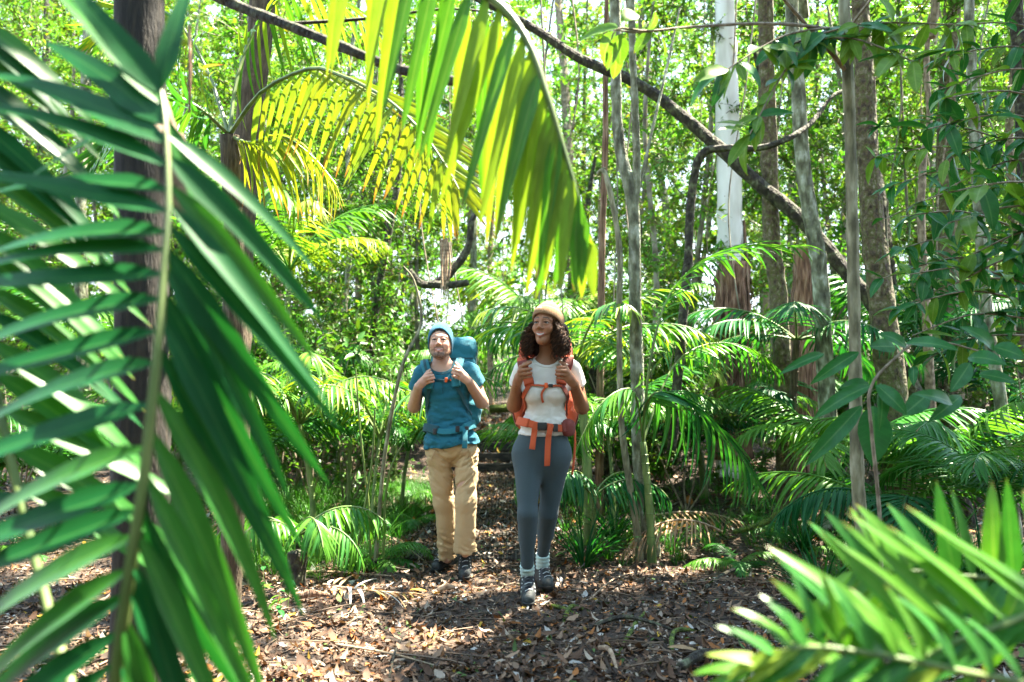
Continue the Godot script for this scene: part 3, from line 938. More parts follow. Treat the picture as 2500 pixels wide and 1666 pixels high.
func make_forest() -> void:
	var lush := Color(1.25, 1.3, 1.0)
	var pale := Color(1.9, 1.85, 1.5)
	# mid distance
	for i in 34:
		var d := rr(10.5, 17.5)
		var x := rr(-0.66, 0.66) * d
		if absf(x + 0.3) < 1.3: x += 1.8 * signf(x + 0.3)
		forest_tree(x, d, rr(5.5, 10.0), rr(0.025, 0.085), 95, rr(0.5, 1.8), rr(0.9, 1.25), lush, L.clump if i % 3 else L.lance)
	# far
	for i in 54:
		var d := rr(18.0, 34.0)
		var x := rr(-0.7, 0.7) * d
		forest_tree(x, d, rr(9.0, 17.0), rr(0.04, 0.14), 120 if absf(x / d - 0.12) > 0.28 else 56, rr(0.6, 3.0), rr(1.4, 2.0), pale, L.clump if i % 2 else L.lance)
	# the wood behind it all reads as one mass
	var where := []
	var tints := []
	for i in 6500:
		var d := rr(30.0, 44.0)
		var x := rr(-0.8, 0.8) * d
		var y := gh(x, -d) + pow(rng.randf(), 1.1) * 19.0
		if y > 3.0 + 7.0 * absf(x / d - 0.12) and rng.randf() < 0.62 * clampf(1.4 - 2.6 * absf(x / d - 0.12), 0.0, 1.0): continue
		where.append(Transform3D(Basis.from_euler(Vector3(rr(-0.8, 0.8), rr(0, TAU), rr(-0.8, 0.8))).scaled(Vector3.ONE * rr(1.9, 3.4)), Vector3(x, y, -d)))
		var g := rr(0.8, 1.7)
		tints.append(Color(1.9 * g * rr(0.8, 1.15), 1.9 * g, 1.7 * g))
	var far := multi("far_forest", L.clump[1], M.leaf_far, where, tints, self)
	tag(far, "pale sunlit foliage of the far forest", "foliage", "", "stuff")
	# the forest goes on behind the photographer
	for i in 22:
		var az := lerpf(-0.35, PI + 0.35, (i + rr(0.2, 0.8)) / 22.0)
		var d := rr(4.5, 10.0)
		forest_back(cos(az) * d, sin(az) * d + 0.5)
	# leafy shrubs that fill the ground storey, one thing each
	var spots := []
	for i in 96:
		var d := rr(7.6, 21.0)
		var x := rr(-0.7, 0.7) * d
		if absf(x + 0.3) < 1.2: x += 1.5 * signf(x + 0.3 + 0.001)
		spots.append([x, d])
	for q in spots:
		var base := Vector3(q[0], gh(q[0], -q[1]), -q[1])
		var s := thing("leafy_shrub", "leafy green shrub filling the forest understorey beside the track", "shrub", base, "understorey shrubs")
		many.append([s, "leafy understorey shrub", base])
		var b := MB.new()
		var hgt := rr(0.9, 2.3)
		for k in 4:
			var e := Vector3(rr(-0.5, 0.5), hgt * rr(0.6, 1.0), rr(-0.5, 0.5))
			b.tube(smooth_path([Vector3(0, -0.05, 0), e * 0.5 + Vector3(rr(-0.1, 0.1), 0, 0), e], 6), [0.014, 0.005], 5)
		part("stem", b.mesh(), M.bark_twig, s)
		var wl := [[], []]
		var tl := [[], []]
		for k in 20:
			var p := Vector3(rr(-0.75, 0.75), rr(0.15, 1.1) * hgt, rr(-0.75, 0.75))
			var j := rng.randi() % 2
			wl[j].append(Transform3D(Basis.from_euler(Vector3(rr(-0.6, 0.6), rr(0, TAU), rr(-0.6, 0.6))).scaled(Vector3.ONE * rr(0.6, 1.05)), p))
			var g := rr(0.7, 1.3)
			tl[j].append(Color(g * 0.95, g, g * 0.9))
		multi("foliage", pick(L.clump), M.leaf_tint, wl[0], tl[0], s)
		multi("foliage", pick(L.bclump if q[1] < 13.0 else L.lance), M.leaf_tint, wl[1], tl[1], s)

# ---------------------------------------------------------------- palms
func fan(n: int, az0: float, elev: float, bend: float, spread := 360.0) -> Array:
	var out := []
	for i in n:
		out.append([az0 + spread * i / n + rr(-14, 14), elev * rr(0.75, 1.2), bend * rr(0.8, 1.2), rr(0.8, 1.15)])
	return out

func ground_at(u: float, v: float, d: float) -> Vector3:
	var p := P(u, v, d)
	return Vector3(p.x, gh(p.x, p.z), p.z)

func make_palms() -> void:
	# lit palm left of the man
	palm("feather_palm", "bright sunlit feather palm with a full arching crown at left", "", ground_at(770, 1300, 7.0), 1.05, Vector3(-0.15, 0, 0), 0.026, M.stem_green, fan(9, 20, 1.0, 1.9), 1.25, [M.frond_light, M.frond_lime, M.frond_light], {"parts": true, "pairs": 24, "wid": 0.034, "leaf": 0.4, "hang": 0.55})
	palm("low_palm", "low palm with drooping sun-flecked fronds over a black stump at left", "", ground_at(735, 1330, 5.6), 0.34, Vector3(-0.02, 0, 0), 0.035, M.bark_dark, [[5, 0.95, 1.9, 1.0], [-40, 0.8, 1.9, 1.0], [60, 0.9, 2.0, 0.9], [120, 0.8, 1.9, 0.9], [180, 0.8, 1.9, 0.9], [230, 0.8, 2.0, 0.8], [30, 0.6, 1.7, 0.85]], 0.75, [M.frond_mid, M.frond_light, M.frond_light], {"parts": true, "pairs": 17, "wid": 0.03, "leaf": 0.3, "hang": 0.8})
	palm("clumping_palm", "clump of thin palm canes with fronds arching beside the man", "", ground_at(905, 1290, 6.9), 0.95, Vector3(0.05, 0, -0.1), 0.016, M.stem_green, [[-20, 1.15, 1.5, 1.1], [10, 1.1, 1.7, 1.2], [50, 1.0, 1.7, 1.0], [120, 1.1, 1.7, 1.0], [170, 1.1, 1.6, 1.0], [215, 1.0, 1.7, 1.1], [280, 1.2, 1.5, 0.9]], 1.15, [M.frond_light, M.frond_mid, M.frond_lime], {"parts": true, "pairs": 20, "wid": 0.03, "leaf": 0.36, "hang": 0.6})
	# palm behind the woman's head
	palm("arching_palm", "palm arching one long drooping frond behind the heads of the hikers", "", ground_at(1478, 1200, 9.6), 1.75, Vector3(-0.15, 0, 0), 0.075, M.bark_dark, [[186, 0.75, 1.5, 1.15], [170, 0.3, 1.3, 0.95], [205, 0.9, 1.8, 0.9], [350, 0.6, 1.5, 0.9], [20, 0.8, 1.6, 0.9], [90, 0.7, 1.6, 0.9], [270, 0.9, 1.6, 0.9], [130, 0.9, 1.5, 0.9]], 1.7, [M.frond_mid, M.frond_deep, M.frond_light], {"parts": true, "pairs": 22, "wid": 0.045, "leaf": 0.52, "hang": 0.9})
	palm("green_stemmed_palm", "smooth green-stemmed palm close behind the woman's shoulder", "", ground_at(1440, 1240, 7.2), 1.62, Vector3(-0.1, 0, 0.05), 0.042, M.stem_green, [[200, 0.8, 1.4, 0.9], [330, 0.75, 1.2, 1.0], [20, 0.7, 1.3, 1.0], [70, 1.0, 1.5, 0.9], [150, 1.0, 1.5, 0.9], [280, 1.0, 1.4, 0.9], [0, 1.2, 1.5, 1.0]], 1.3, [M.frond_light, M.frond_mid, M.frond_lime], {"parts": true, "pairs": 22, "wid": 0.034, "leaf": 0.42, "hang": 0.35})
	# big right-hand palm with a measured fan and a tall arching frond
	var base := ground_at(1592, 1345, 6.4)
	var rp := palm("fan_fronded_palm", "young palm with a wide glossy frond spread beside the track on the right", "", base, 0.95, Vector3(-0.06, 0, 0), 0.032, M.stem_green, [], 1.0, [M.frond_mid])
	var crown := base + Vector3(-0.06, 0.95, 0)
	frond_parts(rp, smooth_path([crown, P(1575, 1000, 6.3), P(1605, 958, 6.15), P(1680, 985, 5.95), P(1770, 1065, 5.8), P(1850, 1180, 5.7)], 16), Vector3(0.35, 0.25, 0.9).normalized(), 27, 0.62, 0.036, [0.012, 0.009, 0.003], [M.frond_mid, M.frond_deep, M.frond_mid], {"hang": 0.55, "t0": 0.25, "droop": 0.6})
	frond_parts(rp, smooth_path([crown, P(1585, 900, 6.3), P(1625, 740, 6.3), P(1700, 650, 6.35), P(1800, 605, 6.45), P(1960, 600, 6.6)], 18), Vector3(0.15, 0.1, 1).normalized(), 24, 0.55, 0.034, [0.012, 0.008, 0.003], [M.frond_light, M.frond_mid], {"hang": 0.2, "t0": 0.3, "droop": 0.7})
	frond_parts(rp, smooth_path([crown, P(1550, 960, 6.2), P(1500, 960, 6.0), P(1450, 1010, 5.9), P(1410, 1090, 5.8)], 12), Vector3(0, 0.1, 1), 19, 0.4, 0.03, [0.01, 0.007, 0.003], [M.frond_mid, M.frond_light], {"hang": 0.6, "t0": 0.2})
	frond_parts(rp, smooth_path([crown, P(1560, 930, 6.6), P(1520, 860, 6.9), P(1450, 830, 7.1), P(1380, 860, 7.2)], 12), Vector3(0.1, 0.1, 1).normalized(), 20, 0.45, 0.032, [0.01, 0.007, 0.003], [M.frond_light, M.frond_lime], {"hang": 0.5, "t0": 0.2})
	frond_parts(rp, smooth_path([crown, P(1640, 900, 6.8), P(1730, 840, 7.2), P(1830, 850, 7.4), P(1900, 900, 7.5)], 12), Vector3(0.1, 0.1, 1).normalized(), 22, 0.5, 0.032, [0.01, 0.007, 0.003], [M.frond_mid, M.frond_light], {"hang": 0.5, "t0": 0.25})
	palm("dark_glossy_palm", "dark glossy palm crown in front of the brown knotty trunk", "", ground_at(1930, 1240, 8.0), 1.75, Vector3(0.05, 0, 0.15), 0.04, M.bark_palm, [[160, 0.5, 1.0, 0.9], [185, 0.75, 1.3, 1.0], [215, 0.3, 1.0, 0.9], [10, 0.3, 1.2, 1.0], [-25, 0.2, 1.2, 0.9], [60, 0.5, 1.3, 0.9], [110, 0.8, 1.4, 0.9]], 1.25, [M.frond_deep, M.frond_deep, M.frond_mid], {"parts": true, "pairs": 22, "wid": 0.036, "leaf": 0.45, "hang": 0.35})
	palm("small_palm", "small palm with soft hanging leaves low beside the woman's hip", "", ground_at(1450, 1290, 6.6), 0.5, Vector3(0, 0, 0), 0.02, M.stem_green, [[200, 1.0, 1.8, 1.0], [240, 0.9, 2.0, 1.0], [320, 0.9, 1.9, 0.9], [10, 0.8, 1.9, 0.9], [120, 1.0, 1.7, 0.9], [160, 0.9, 1.8, 1.0]], 0.8, [M.frond_mid, M.frond_deep], {"parts": true, "pairs": 18, "wid": 0.03, "leaf": 0.36, "hang": 0.9})
	# hanging sunlit fronds, upper left
	var tp := thing("sunlit_palm", "palm hanging a broad yellow-green frond with brown tips across the upper left", "palm", ground_at(560, 1350, 4.6))
	var tc := P(560, 330, 4.4)
	var sb := MB.new()
	sb.tube(smooth_path([tp.position + Vector3.DOWN * 0.1, tp.position.lerp(tc, 0.5) + Vector3(0.05, 0, 0), tc], 12), [0.07, 0.055, 0.05], 12, Color.WHITE, 0.1, noise)
	wpart("stem", sb.mesh(), M.bark_palm, tp)
	frond_angled(tp, smooth_path([tc, P(636, 226, 4.2), P(753, 168, 4.0), P(830, 184, 3.85), P(906, 219, 3.7), P(967, 260, 3.6), P(1034, 327, 3.5), P(1090, 408, 3.45), P(1120, 462, 3.4)], 24), 32, [[262, 255, 246, 240, 240, 246, 256, 282], [300, 318, 335, 340, 338, 334, 328, 305]], [[0.3, 0.44, 0.46, 0.46, 0.42, 0.38, 0.32, 0.2], [0.25, 0.36, 0.4, 0.42, 0.4, 0.36, 0.3, 0.2]], 0.036, 0.3, [0.012, 0.008, 0.003], [M.frond_lime, M.frond_old, M.frond_lime, M.frond_old], [0.0, 0.15], null, 0.12, 2.0)
	frond_parts(tp, smooth_path([tc, P(610, 350, 4.3), P(680, 330, 4.3), P(760, 380, 4.2), P(820, 450, 4.1)], 14), Vector3(0.3, 0.3, 0.9).normalized(), 22, 0.45, 0.032, [0.011, 0.008, 0.003], [M.frond_old, M.frond_lime, M.frond_old], {"hang": 0.9, "t0": 0.1, "droop": 0.3, "keep": true})
	frond_parts(tp, smooth_path([tc, P(580, 180, 4.5), P(640, 40, 4.6), P(740, -30, 4.6), P(860, 20, 4.6), P(940, 110, 4.6)], 14), Vector3(0.3, 0.3, 0.9).normalized(), 24, 0.5, 0.034, [0.012, 0.008, 0.003], [M.frond_lime, M.frond_light], {"hang": 0.8, "t0": 0.2, "droop": 0.3, "keep": true})
	frond_parts(tp, smooth_path([tc, P(500, 160, 4.6), P(420, 40, 4.8), P(320, 20, 4.9), P(220, 90, 5.0)], 12), Vector3(0.3, 0.3, 0.9).normalized(), 24, 0.5, 0.036, [0.012, 0.008, 0.003], [M.frond_lime, M.frond_light, M.frond_old], {"hang": 0.7, "t0": 0.15, "keep": true})
	frond_parts(tp, smooth_path([tc, P(480, 260, 4.2), P(380, 230, 4.1), P(280, 300, 4.0), P(210, 420, 3.9)], 12), Vector3(0.3, 0.3, 0.9).normalized(), 22, 0.5, 0.036, [0.012, 0.008, 0.003], [M.frond_light, M.frond_mid], {"hang": 0.7, "t0": 0.15, "keep": true})
	# palms farther back, each its own thing
	var back := [[690, 1180, 10.0, 2.7, 9, 1.7, [M.frond_lime, M.frond_light]], [640, 1180, 12.0, 1.2, 9, 1.7, [M.frond_light, M.frond_mid]], [820, 1180, 11.0, 1.25, 9, 1.5, [M.frond_light, M.frond_mid]], [960, 1180, 12.5, 1.5, 8, 1.5, [M.frond_mid, M.frond_light]], [1340, 1160, 12.5, 2.3, 9, 1.8, [M.frond_light, M.frond_lime]], [1620, 1160, 11.0, 1.3, 8, 1.5, [M.frond_light, M.frond_lime]], [1560, 1160, 13.0, 2.2, 9, 1.6, [M.frond_light]], [2260, 1180, 10.0, 1.7, 9, 1.7, [M.frond_mid, M.frond_deep]], [2430, 1180, 9.0, 1.0, 8, 1.4, [M.frond_deep]], [300, 1250, 8.5, 1.6, 9, 1.6, [M.frond_light, M.frond_mid]], [120, 1250, 7.5, 0.6, 9, 1.3, [M.frond_mid]], [420, 1250, 9.0, 0.6, 8, 1.4, [M.frond_light]], [1720, 1180, 9.5, 0.6, 8, 1.2, [M.frond_deep, M.frond_mid]], [2100, 1180, 10.5, 0.9, 8, 1.5, [M.frond_mid]], [1060, 1160, 17.5, 1.4, 8, 2.0, [M.frond_light]]]
	for q in back:
		var fp := palm("forest_palm", "feathery green palm growing back among the forest shrubs", "palms in the forest behind", ground_at(q[0], q[1], q[2]), q[3], Vector3(rr(-0.1, 0.1), 0, rr(-0.1, 0.1)), 0.045, pick([M.stem_green, M.bark_palm]), fan(q[4], rr(0, 90), 0.95, 1.6), q[5], q[6])
		many.append([fp, "feathery forest palm", fp.position])
	for q in [[640, 1290, 7.6, 0.7, "leafy young palm left of the sunlit palm"], [850, 1270, 8.2, 0.9, "young palm behind the cane clump at left"], [980, 1240, 9.2, 0.7, "young palm on the bank just left of the man"], [560, 1260, 8.6, 1.2, "tall young palm behind the brown left trunk"], [1360, 1215, 9.0, 0.6, "young palm low behind the woman's legs"], [1500, 1250, 8.2, 0.9, "young palm between the green stem and forked tree"], [1820, 1240, 8.8, 0.8, "young palm under the white gum"], [2050, 1270, 7.2, 0.6, "young palm at the grey-green trunk's foot"], [2330, 1270, 6.4, 0.7, "young palm beneath the lichened trunk"], [2200, 1290, 5.8, 0.35, "short young palm beside the mossy trunk's foot"], [2450, 1330, 5.2, 0.5, "young palm low at the right edge"]]:
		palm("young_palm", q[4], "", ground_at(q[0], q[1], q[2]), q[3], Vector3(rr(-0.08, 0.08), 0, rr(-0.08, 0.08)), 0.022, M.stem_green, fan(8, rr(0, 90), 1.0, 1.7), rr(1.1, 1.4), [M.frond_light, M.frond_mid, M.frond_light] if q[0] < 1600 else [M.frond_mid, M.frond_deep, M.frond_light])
	# dead fronds lying under the palms
	var dead := [[1760, 1300, 6.7, 165.0, "fallen orange-brown frond leaning under the wide palm on the right", 0.95, 0.5], [1560, 1230, 7.9, 10.0, "dry tan frond lying behind the forked tree's foot", 1.2, 0.3], [2290, 1130, 8.6, 20.0, "pale dead frond draped in the undergrowth right of the mossy trunk", 1.6, 0.5], [2400, 1100, 8.2, 170.0, "pale dead frond hanging beside the lichened trunk", 1.5, 0.6], [680, 1240, 6.4, 200.0, "withered frond drooping behind the low palm at left", 1.0, 0.6]]
	for q in dead:
		var o := ground_at(q[0], q[1], q[2])
		var df := thing("dead_frond", q[4], "dead frond", o)
		var az := deg_to_rad(q[3])
		var rach := arc_rachis(o + Vector3.UP * (q[6] * 0.35), az, q[6], q[6] * 3.0, q[5])
		frond_parts(df, rach, Vector3(-sin(az), 0, cos(az)), 20, 0.38, 0.02, [0.012, 0.008, 0.003], [M.frond_dead], {"hang": 0.5, "droop": 0.4, "stem": M.dry})

# ---------------------------------------------------------------- foreground plants
func make_foreground() -> void:
	# palm whose crown hangs above the frame: dark trunk left, the great backlit frond
	var base := ground_at(345, 1700, 2.6)
	var tall := thing("overhanging_palm", "dark-trunked palm at left whose great backlit frond hangs over the track", "palm", base)
	var top := P(330, -520, 2.75)
	var b := MB.new()
	b.tube(smooth_path([base + Vector3.DOWN * 0.1, P(345, 1200, 2.6), P(345, 600, 2.65), P(340, 100, 2.7), top], 26), [0.09, 0.085, 0.08, 0.07], 14, Color.WHITE, 0.1, noise)
	wpart("stem", b.mesh(), M.bark_black, tall)
	var hero := smooth_path([top, P(560, -420, 2.6), P(820, -190, 2.4), P(1000, -90, 2.3), P(1130, -40, 2.2), P(1230, 20, 2.15), P(1295, 115, 2.12), P(1335, 230, 2.1), P(1372, 350, 2.1), P(1410, 480, 2.1), P(1440, 610, 2.12)], 36)
	frond_angled(tall, hero, 20, [[262, 264, 262, 266, 262, 260, 270], [268, 262, 256, 252, 256, 264, 278]], [[0.3, 0.42, 0.52, 0.58, 0.5, 0.36, 0.12], [0.3, 0.4, 0.46, 0.54, 0.46, 0.32, 0.12]], 0.046, 0.14, [0.02, 0.014, 0.009, 0.004], [M.frond_lime, M.frond_lime, M.frond_light], [0.12, -0.1], null, 0.2, 1.3)
	for f in [[70, 0.9, 1.4], [150, 0.7, 1.4], [210, 0.8, 1.4]]:
		var az := deg_to_rad(f[0])
		frond_parts(tall, arc_rachis(top, az, f[1], f[2], 1.7), Vector3(-sin(az), 0, cos(az)), 26, 0.5, 0.042, [0.018, 0.012, 0.004], [M.frond_mid, M.frond_light], {"hang": 0.6})
	var sh := MB.new()
	sh.tube(smooth_path([P(372, 180, 2.0), P(415, 330, 1.9), P(440, 480, 1.9), P(500, 620, 1.95), P(575, 720, 2.0)], 16), [0.012, 0.022, 0.024, 0.018, 0.006], 6, Color.WHITE, 0.3, noise, 0.35)
	wpart("dead_sheath", sh.mesh(), M.dry, tall)
	var sh2 := MB.new()
	sh2.tube(smooth_path([P(300, 315, 1.95), P(370, 320, 1.9), P(430, 340, 1.88), P(446, 372, 1.88)], 10), [0.004, 0.02, 0.024, 0.006], 6, Color.WHITE, 0.2, noise, 0.3)
	wpart("dead_sheath", sh2.mesh(), M.dry, tall)
	var st := MB.new()
	st.tube([P(462, 60, 2.2), P(464, 160, 2.2), P(462, 275, 2.2)], [0.004, 0.005, 0.004], 5)
	wpart("dead_stalk", st.mesh(), M.bark_red, tall)
	# young palm right in front, out of focus
	var yb := ground_at(270, 2300, 1.42)
	var young := thing("near_palm", "out-of-focus deep green palm frond filling the left foreground", "palm", yb)
	var crown := P(262, 1950, 1.32)
	var nb := MB.new()
	nb.tube(smooth_path([yb + Vector3.DOWN * 0.1, yb.lerp(crown, 0.6), crown], 8), [0.03, 0.026, 0.02], 10)
	wpart("stem", nb.mesh(), M.stem_green, young)
	var ra := smooth_path([crown, P(285, 1640, 1.28), P(319, 1381, 1.26), P(350, 1169, 1.26), P(385, 850, 1.28), P(402, 640, 1.31), P(412, 480, 1.34), P(404, 300, 1.38), P(390, 200, 1.42)], 26)
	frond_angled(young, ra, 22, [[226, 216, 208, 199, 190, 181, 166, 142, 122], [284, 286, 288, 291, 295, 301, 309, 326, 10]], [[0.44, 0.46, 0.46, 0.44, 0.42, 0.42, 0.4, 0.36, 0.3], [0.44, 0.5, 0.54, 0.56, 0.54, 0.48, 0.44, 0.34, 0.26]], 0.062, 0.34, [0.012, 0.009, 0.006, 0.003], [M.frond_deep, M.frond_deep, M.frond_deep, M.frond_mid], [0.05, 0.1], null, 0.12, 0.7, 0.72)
	var rb := smooth_path([crown, P(120, 1500, 1.5), P(0, 1000, 1.6), P(-60, 600, 1.65), P(-80, 250, 1.7), P(-60, 20, 1.7)], 20)
	frond_angled(young, rb, 18, [[200, 180, 160, 140], [338, 335, 332, 330, 325, 325]], [[0.3, 0.3, 0.3], [0.3, 0.34, 0.4, 0.42, 0.4, 0.3]], 0.06, 0.35, [0.012, 0.008, 0.003], [M.frond_deep, M.frond_mid], [0.1, 0.1], null, 0.3)
	# low palm in the right-hand corner, out of focus
	var cb := ground_at(2560, 2300, 1.5)
	var corner := thing("corner_palm", "blurred bright green palm leaflets in the lower right corner", "palm", cb)
	var cc := P(2640, 1800, 1.4)
	var kb := MB.new()
	kb.tube(smooth_path([cb + Vector3.DOWN * 0.1, cb.lerp(cc, 0.5), cc], 6), [0.028, 0.02], 10)
	wpart("stem", kb.mesh(), M.stem_green, corner)
	frond_angled(corner, smooth_path([cc, P(2600, 1500, 1.3), P(2440, 1530, 1.25), P(2320, 1575, 1.24), P(2200, 1640, 1.24), P(2120, 1720, 1.25)], 14), 11, [[150, 138, 134, 134, 138], [215, 212, 208, 205]], [[0.2, 0.24, 0.25, 0.26, 0.2], [0.2, 0.22, 0.2]], 0.042, 0.3, [0.006, 0.004, 0.002], [M.frond_light, M.frond_mid, M.frond_light], [0.15, -0.1], null, 0.2)
	frond_angled(corner, smooth_path([cc, P(2640, 1460, 1.6), P(2480, 1420, 1.6), P(2330, 1405, 1.6), P(2190, 1392, 1.6), P(2080, 1395, 1.62)], 14), 11, [[80, 84, 96, 120, 140], [235, 232, 228, 222]], [[0.16, 0.2, 0.18, 0.16, 0.12], [0.2, 0.22, 0.2]], 0.044, 0.35, [0.006, 0.004, 0.002], [M.frond_light, M.frond_mid], [0.1, -0.1], null, 0.25)
	frond_angled(corner, smooth_path([cc, P(2560, 1690, 1.22), P(2350, 1640, 1.2), P(2150, 1600, 1.2), P(1990, 1580, 1.22), P(1890, 1600, 1.25), P(1800, 1660, 1.28)], 16), 13, [[115, 112, 108, 104, 110, 150, 190], [225, 222, 216, 212, 206, 204]], [[0.12, 0.13, 0.12, 0.1, 0.08], [0.16, 0.2, 0.2, 0.16, 0.12]], 0.026, 0.7, [0.006, 0.004, 0.002], [M.frond_light, M.frond_mid, M.frond_lime], [0.0, 0.1], null, 0.2)
	# broad-leaved sapling on the right
	var sb := ground_at(2150, 1620, 3.2)
	var sap := thing("broad_leaf_sapling", "sapling with large toothed glossy leaves in front of the slender pale stem", "sapling", sb)
	var m := MB.new()
	m.tube(smooth_path([sb + Vector3.DOWN * 0.05, P(2150, 1300, 3.2), P(2128, 1050, 3.2), P(2125, 950, 3.2), P(2180, 880, 3.25), P(2260, 830, 3.3), P(2400, 860, 3.3)], 26), [0.009, 0.007, 0.005, 0.003], 7)
	wpart("stem", m.mesh(), M.bark_twig, sap)
	for q in [[440, 360, 215, 480, 60], [500, 545, 225, 640, 70], [455, 655, 190, 930, 80], [520, 655, 530, 960, 150], [540, 540, 705, 670, 75], [640, 330, 520, 320, 70], [700, 310, 960, 285, 75], [500, 540, 380, 515, 60], [1040, 390, 1200, 365, 75], [1180, 330, 1350, 365, 85], [820, 590, 700, 690, 85], [950, 640, 820, 555, 65], [1100, 480, 1300, 495, 60], [1000, 600, 880, 700, 65], [250, 370, 80, 405, 45], [1050, 420, 960, 560, 75], [700, 330, 610, 230, 60], [1180, 350, 1120, 200, 70], [560, 530, 600, 760, 60]]:
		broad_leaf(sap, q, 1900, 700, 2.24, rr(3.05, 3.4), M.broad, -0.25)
	# lit leaves at the top, on the long twig of the slender stem
	var tw := thing("leafy_twig", "twig of large backlit yellow-green leaves hanging at the top centre", "twig", P(1508, 70, 3.0))
	var tm := MB.new()
	tm.tube(smooth_path([P(1660, 68, 3.05), P(1580, 76, 3.0), P(1508, 70, 3.0), P(1490, 110, 2.98)], 10), [0.005, 0.003], 5)
	wpart("stem", tm.mesh(), M.bark_twig, tw)
	for q in [[310, 135, 95, 150, 66], [300, 150, 185, 300, 84], [320, 165, 328, 310, 74], [300, 220, 315, 400, 54], [330, 100, 425, 15, 64], [470, 150, 388, 245, 54], [500, 150, 572, 245, 56], [590, 140, 664, 215, 54], [490, 55, 498, 135, 44], [310, 140, 205, 95, 50], [330, 160, 250, 330, 60]]:
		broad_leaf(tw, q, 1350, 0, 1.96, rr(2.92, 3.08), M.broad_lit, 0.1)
	var ov := thing("overhead_branch", "leafy branch of green leaves crossing the top right", "branch", P(1950, 60, 3.4))
	for k in 4:
		var om := MB.new()
		var s := P(2062 - k * 60, 66 + k * 20, 3.6)
		var e := P([1760, 1830, 2230, 2330][k], [180, 330, 150, 60][k], 3.3)
		var pts := smooth_path([s, s.lerp(e, 0.5) + Vector3(0, 0.06, 0), e], 12)
		om.tube(pts, [0.006, 0.003], 5)
		wpart("twig", om.mesh(), M.bark_twig, ov)
		for i in 26:
			var p: Vector3 = pts[rng.randi() % 13]
			var d := Vector3(rr(-1, 1), rr(-0.9, 0.3), rr(-0.6, 0.6)).normalized()
			var ln := rr(0.1, 0.19)
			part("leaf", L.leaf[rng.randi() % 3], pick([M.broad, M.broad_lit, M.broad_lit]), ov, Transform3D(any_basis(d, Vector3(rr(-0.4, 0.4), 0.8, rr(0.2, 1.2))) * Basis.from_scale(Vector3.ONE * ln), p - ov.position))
	# leafy boughs reaching in from the right edge
	for q in [[2480, 560, 3.4, "leafy bough hanging in from the right edge halfway up"], [2420, 330, 4.2, "leafy bough high at the right edge before the lichened trunk"], [2300, 620, 4.8, "leafy bough with glossy leaves right of the mossy trunk"], [2260, 400, 5.6, "small-leaved bough between the mossy and lichened trunks"], [2330, 760, 4.4, "low glossy bough before the lichened trunk's middle"], [2440, 160, 4.6, "leafy bough in the upper right corner"]]:
		var bo := thing("leafy_bough", q[3], "branch", P(q[0], q[1], q[2]))
		for k in 4:
			var om := MB.new()
			var s := P(q[0] + 190, q[1] - 60 + k * 40, q[2] + 0.1)
			var e := P(q[0] - rr(80, 170), q[1] - 90 + k * 75, q[2] + rr(-0.3, 0.2))
			var pts := smooth_path([s, s.lerp(e, 0.5) + Vector3(0, 0.07, 0), e], 12)
			om.tube(pts, [0.007, 0.003], 5)
			wpart("twig", om.mesh(), M.bark_twig, bo)
			for i in 24:
				var p: Vector3 = pts[rng.randi() % 13]
				var d := Vector3(rr(-1, 0.7), rr(-0.8, 0.5), rr(-0.6, 0.6)).normalized()
				part("leaf", L.leaf[rng.randi() % 3], pick([M.broad, M.broad, M.broad_lit]), bo, Transform3D(any_basis(d, Vector3(rr(-0.4, 0.4), 1, rr(0.0, 0.5))) * Basis.from_scale(Vector3.ONE * rr(0.1, 0.2)), p - bo.position))

func broad_leaf(parent: Node3D, q: Array, u0: float, v0: float, sc: float, d: float, mat: Material, lean: float) -> void:
	var a := P(u0 + q[0] / sc, v0 + q[1] / sc, d)
	var e := P(u0 + q[2] / sc, v0 + q[3] / sc, d + lean * 0.4 + rr(-0.05, 0.05))
	var ln := a.distance_to(e) * 1.06
	var wid: float = q[4] / sc * d / FOCAL * 1.25
	var bs := any_basis(e - a, Vector3(rr(-0.35, 0.35), 0.5, 1.0))
	part("leaf", L.leaf[rng.randi() % 3], mat, parent, Transform3D(bs * Basis.from_scale(Vector3(wid / 0.36, ln, ln)), a - parent.position))

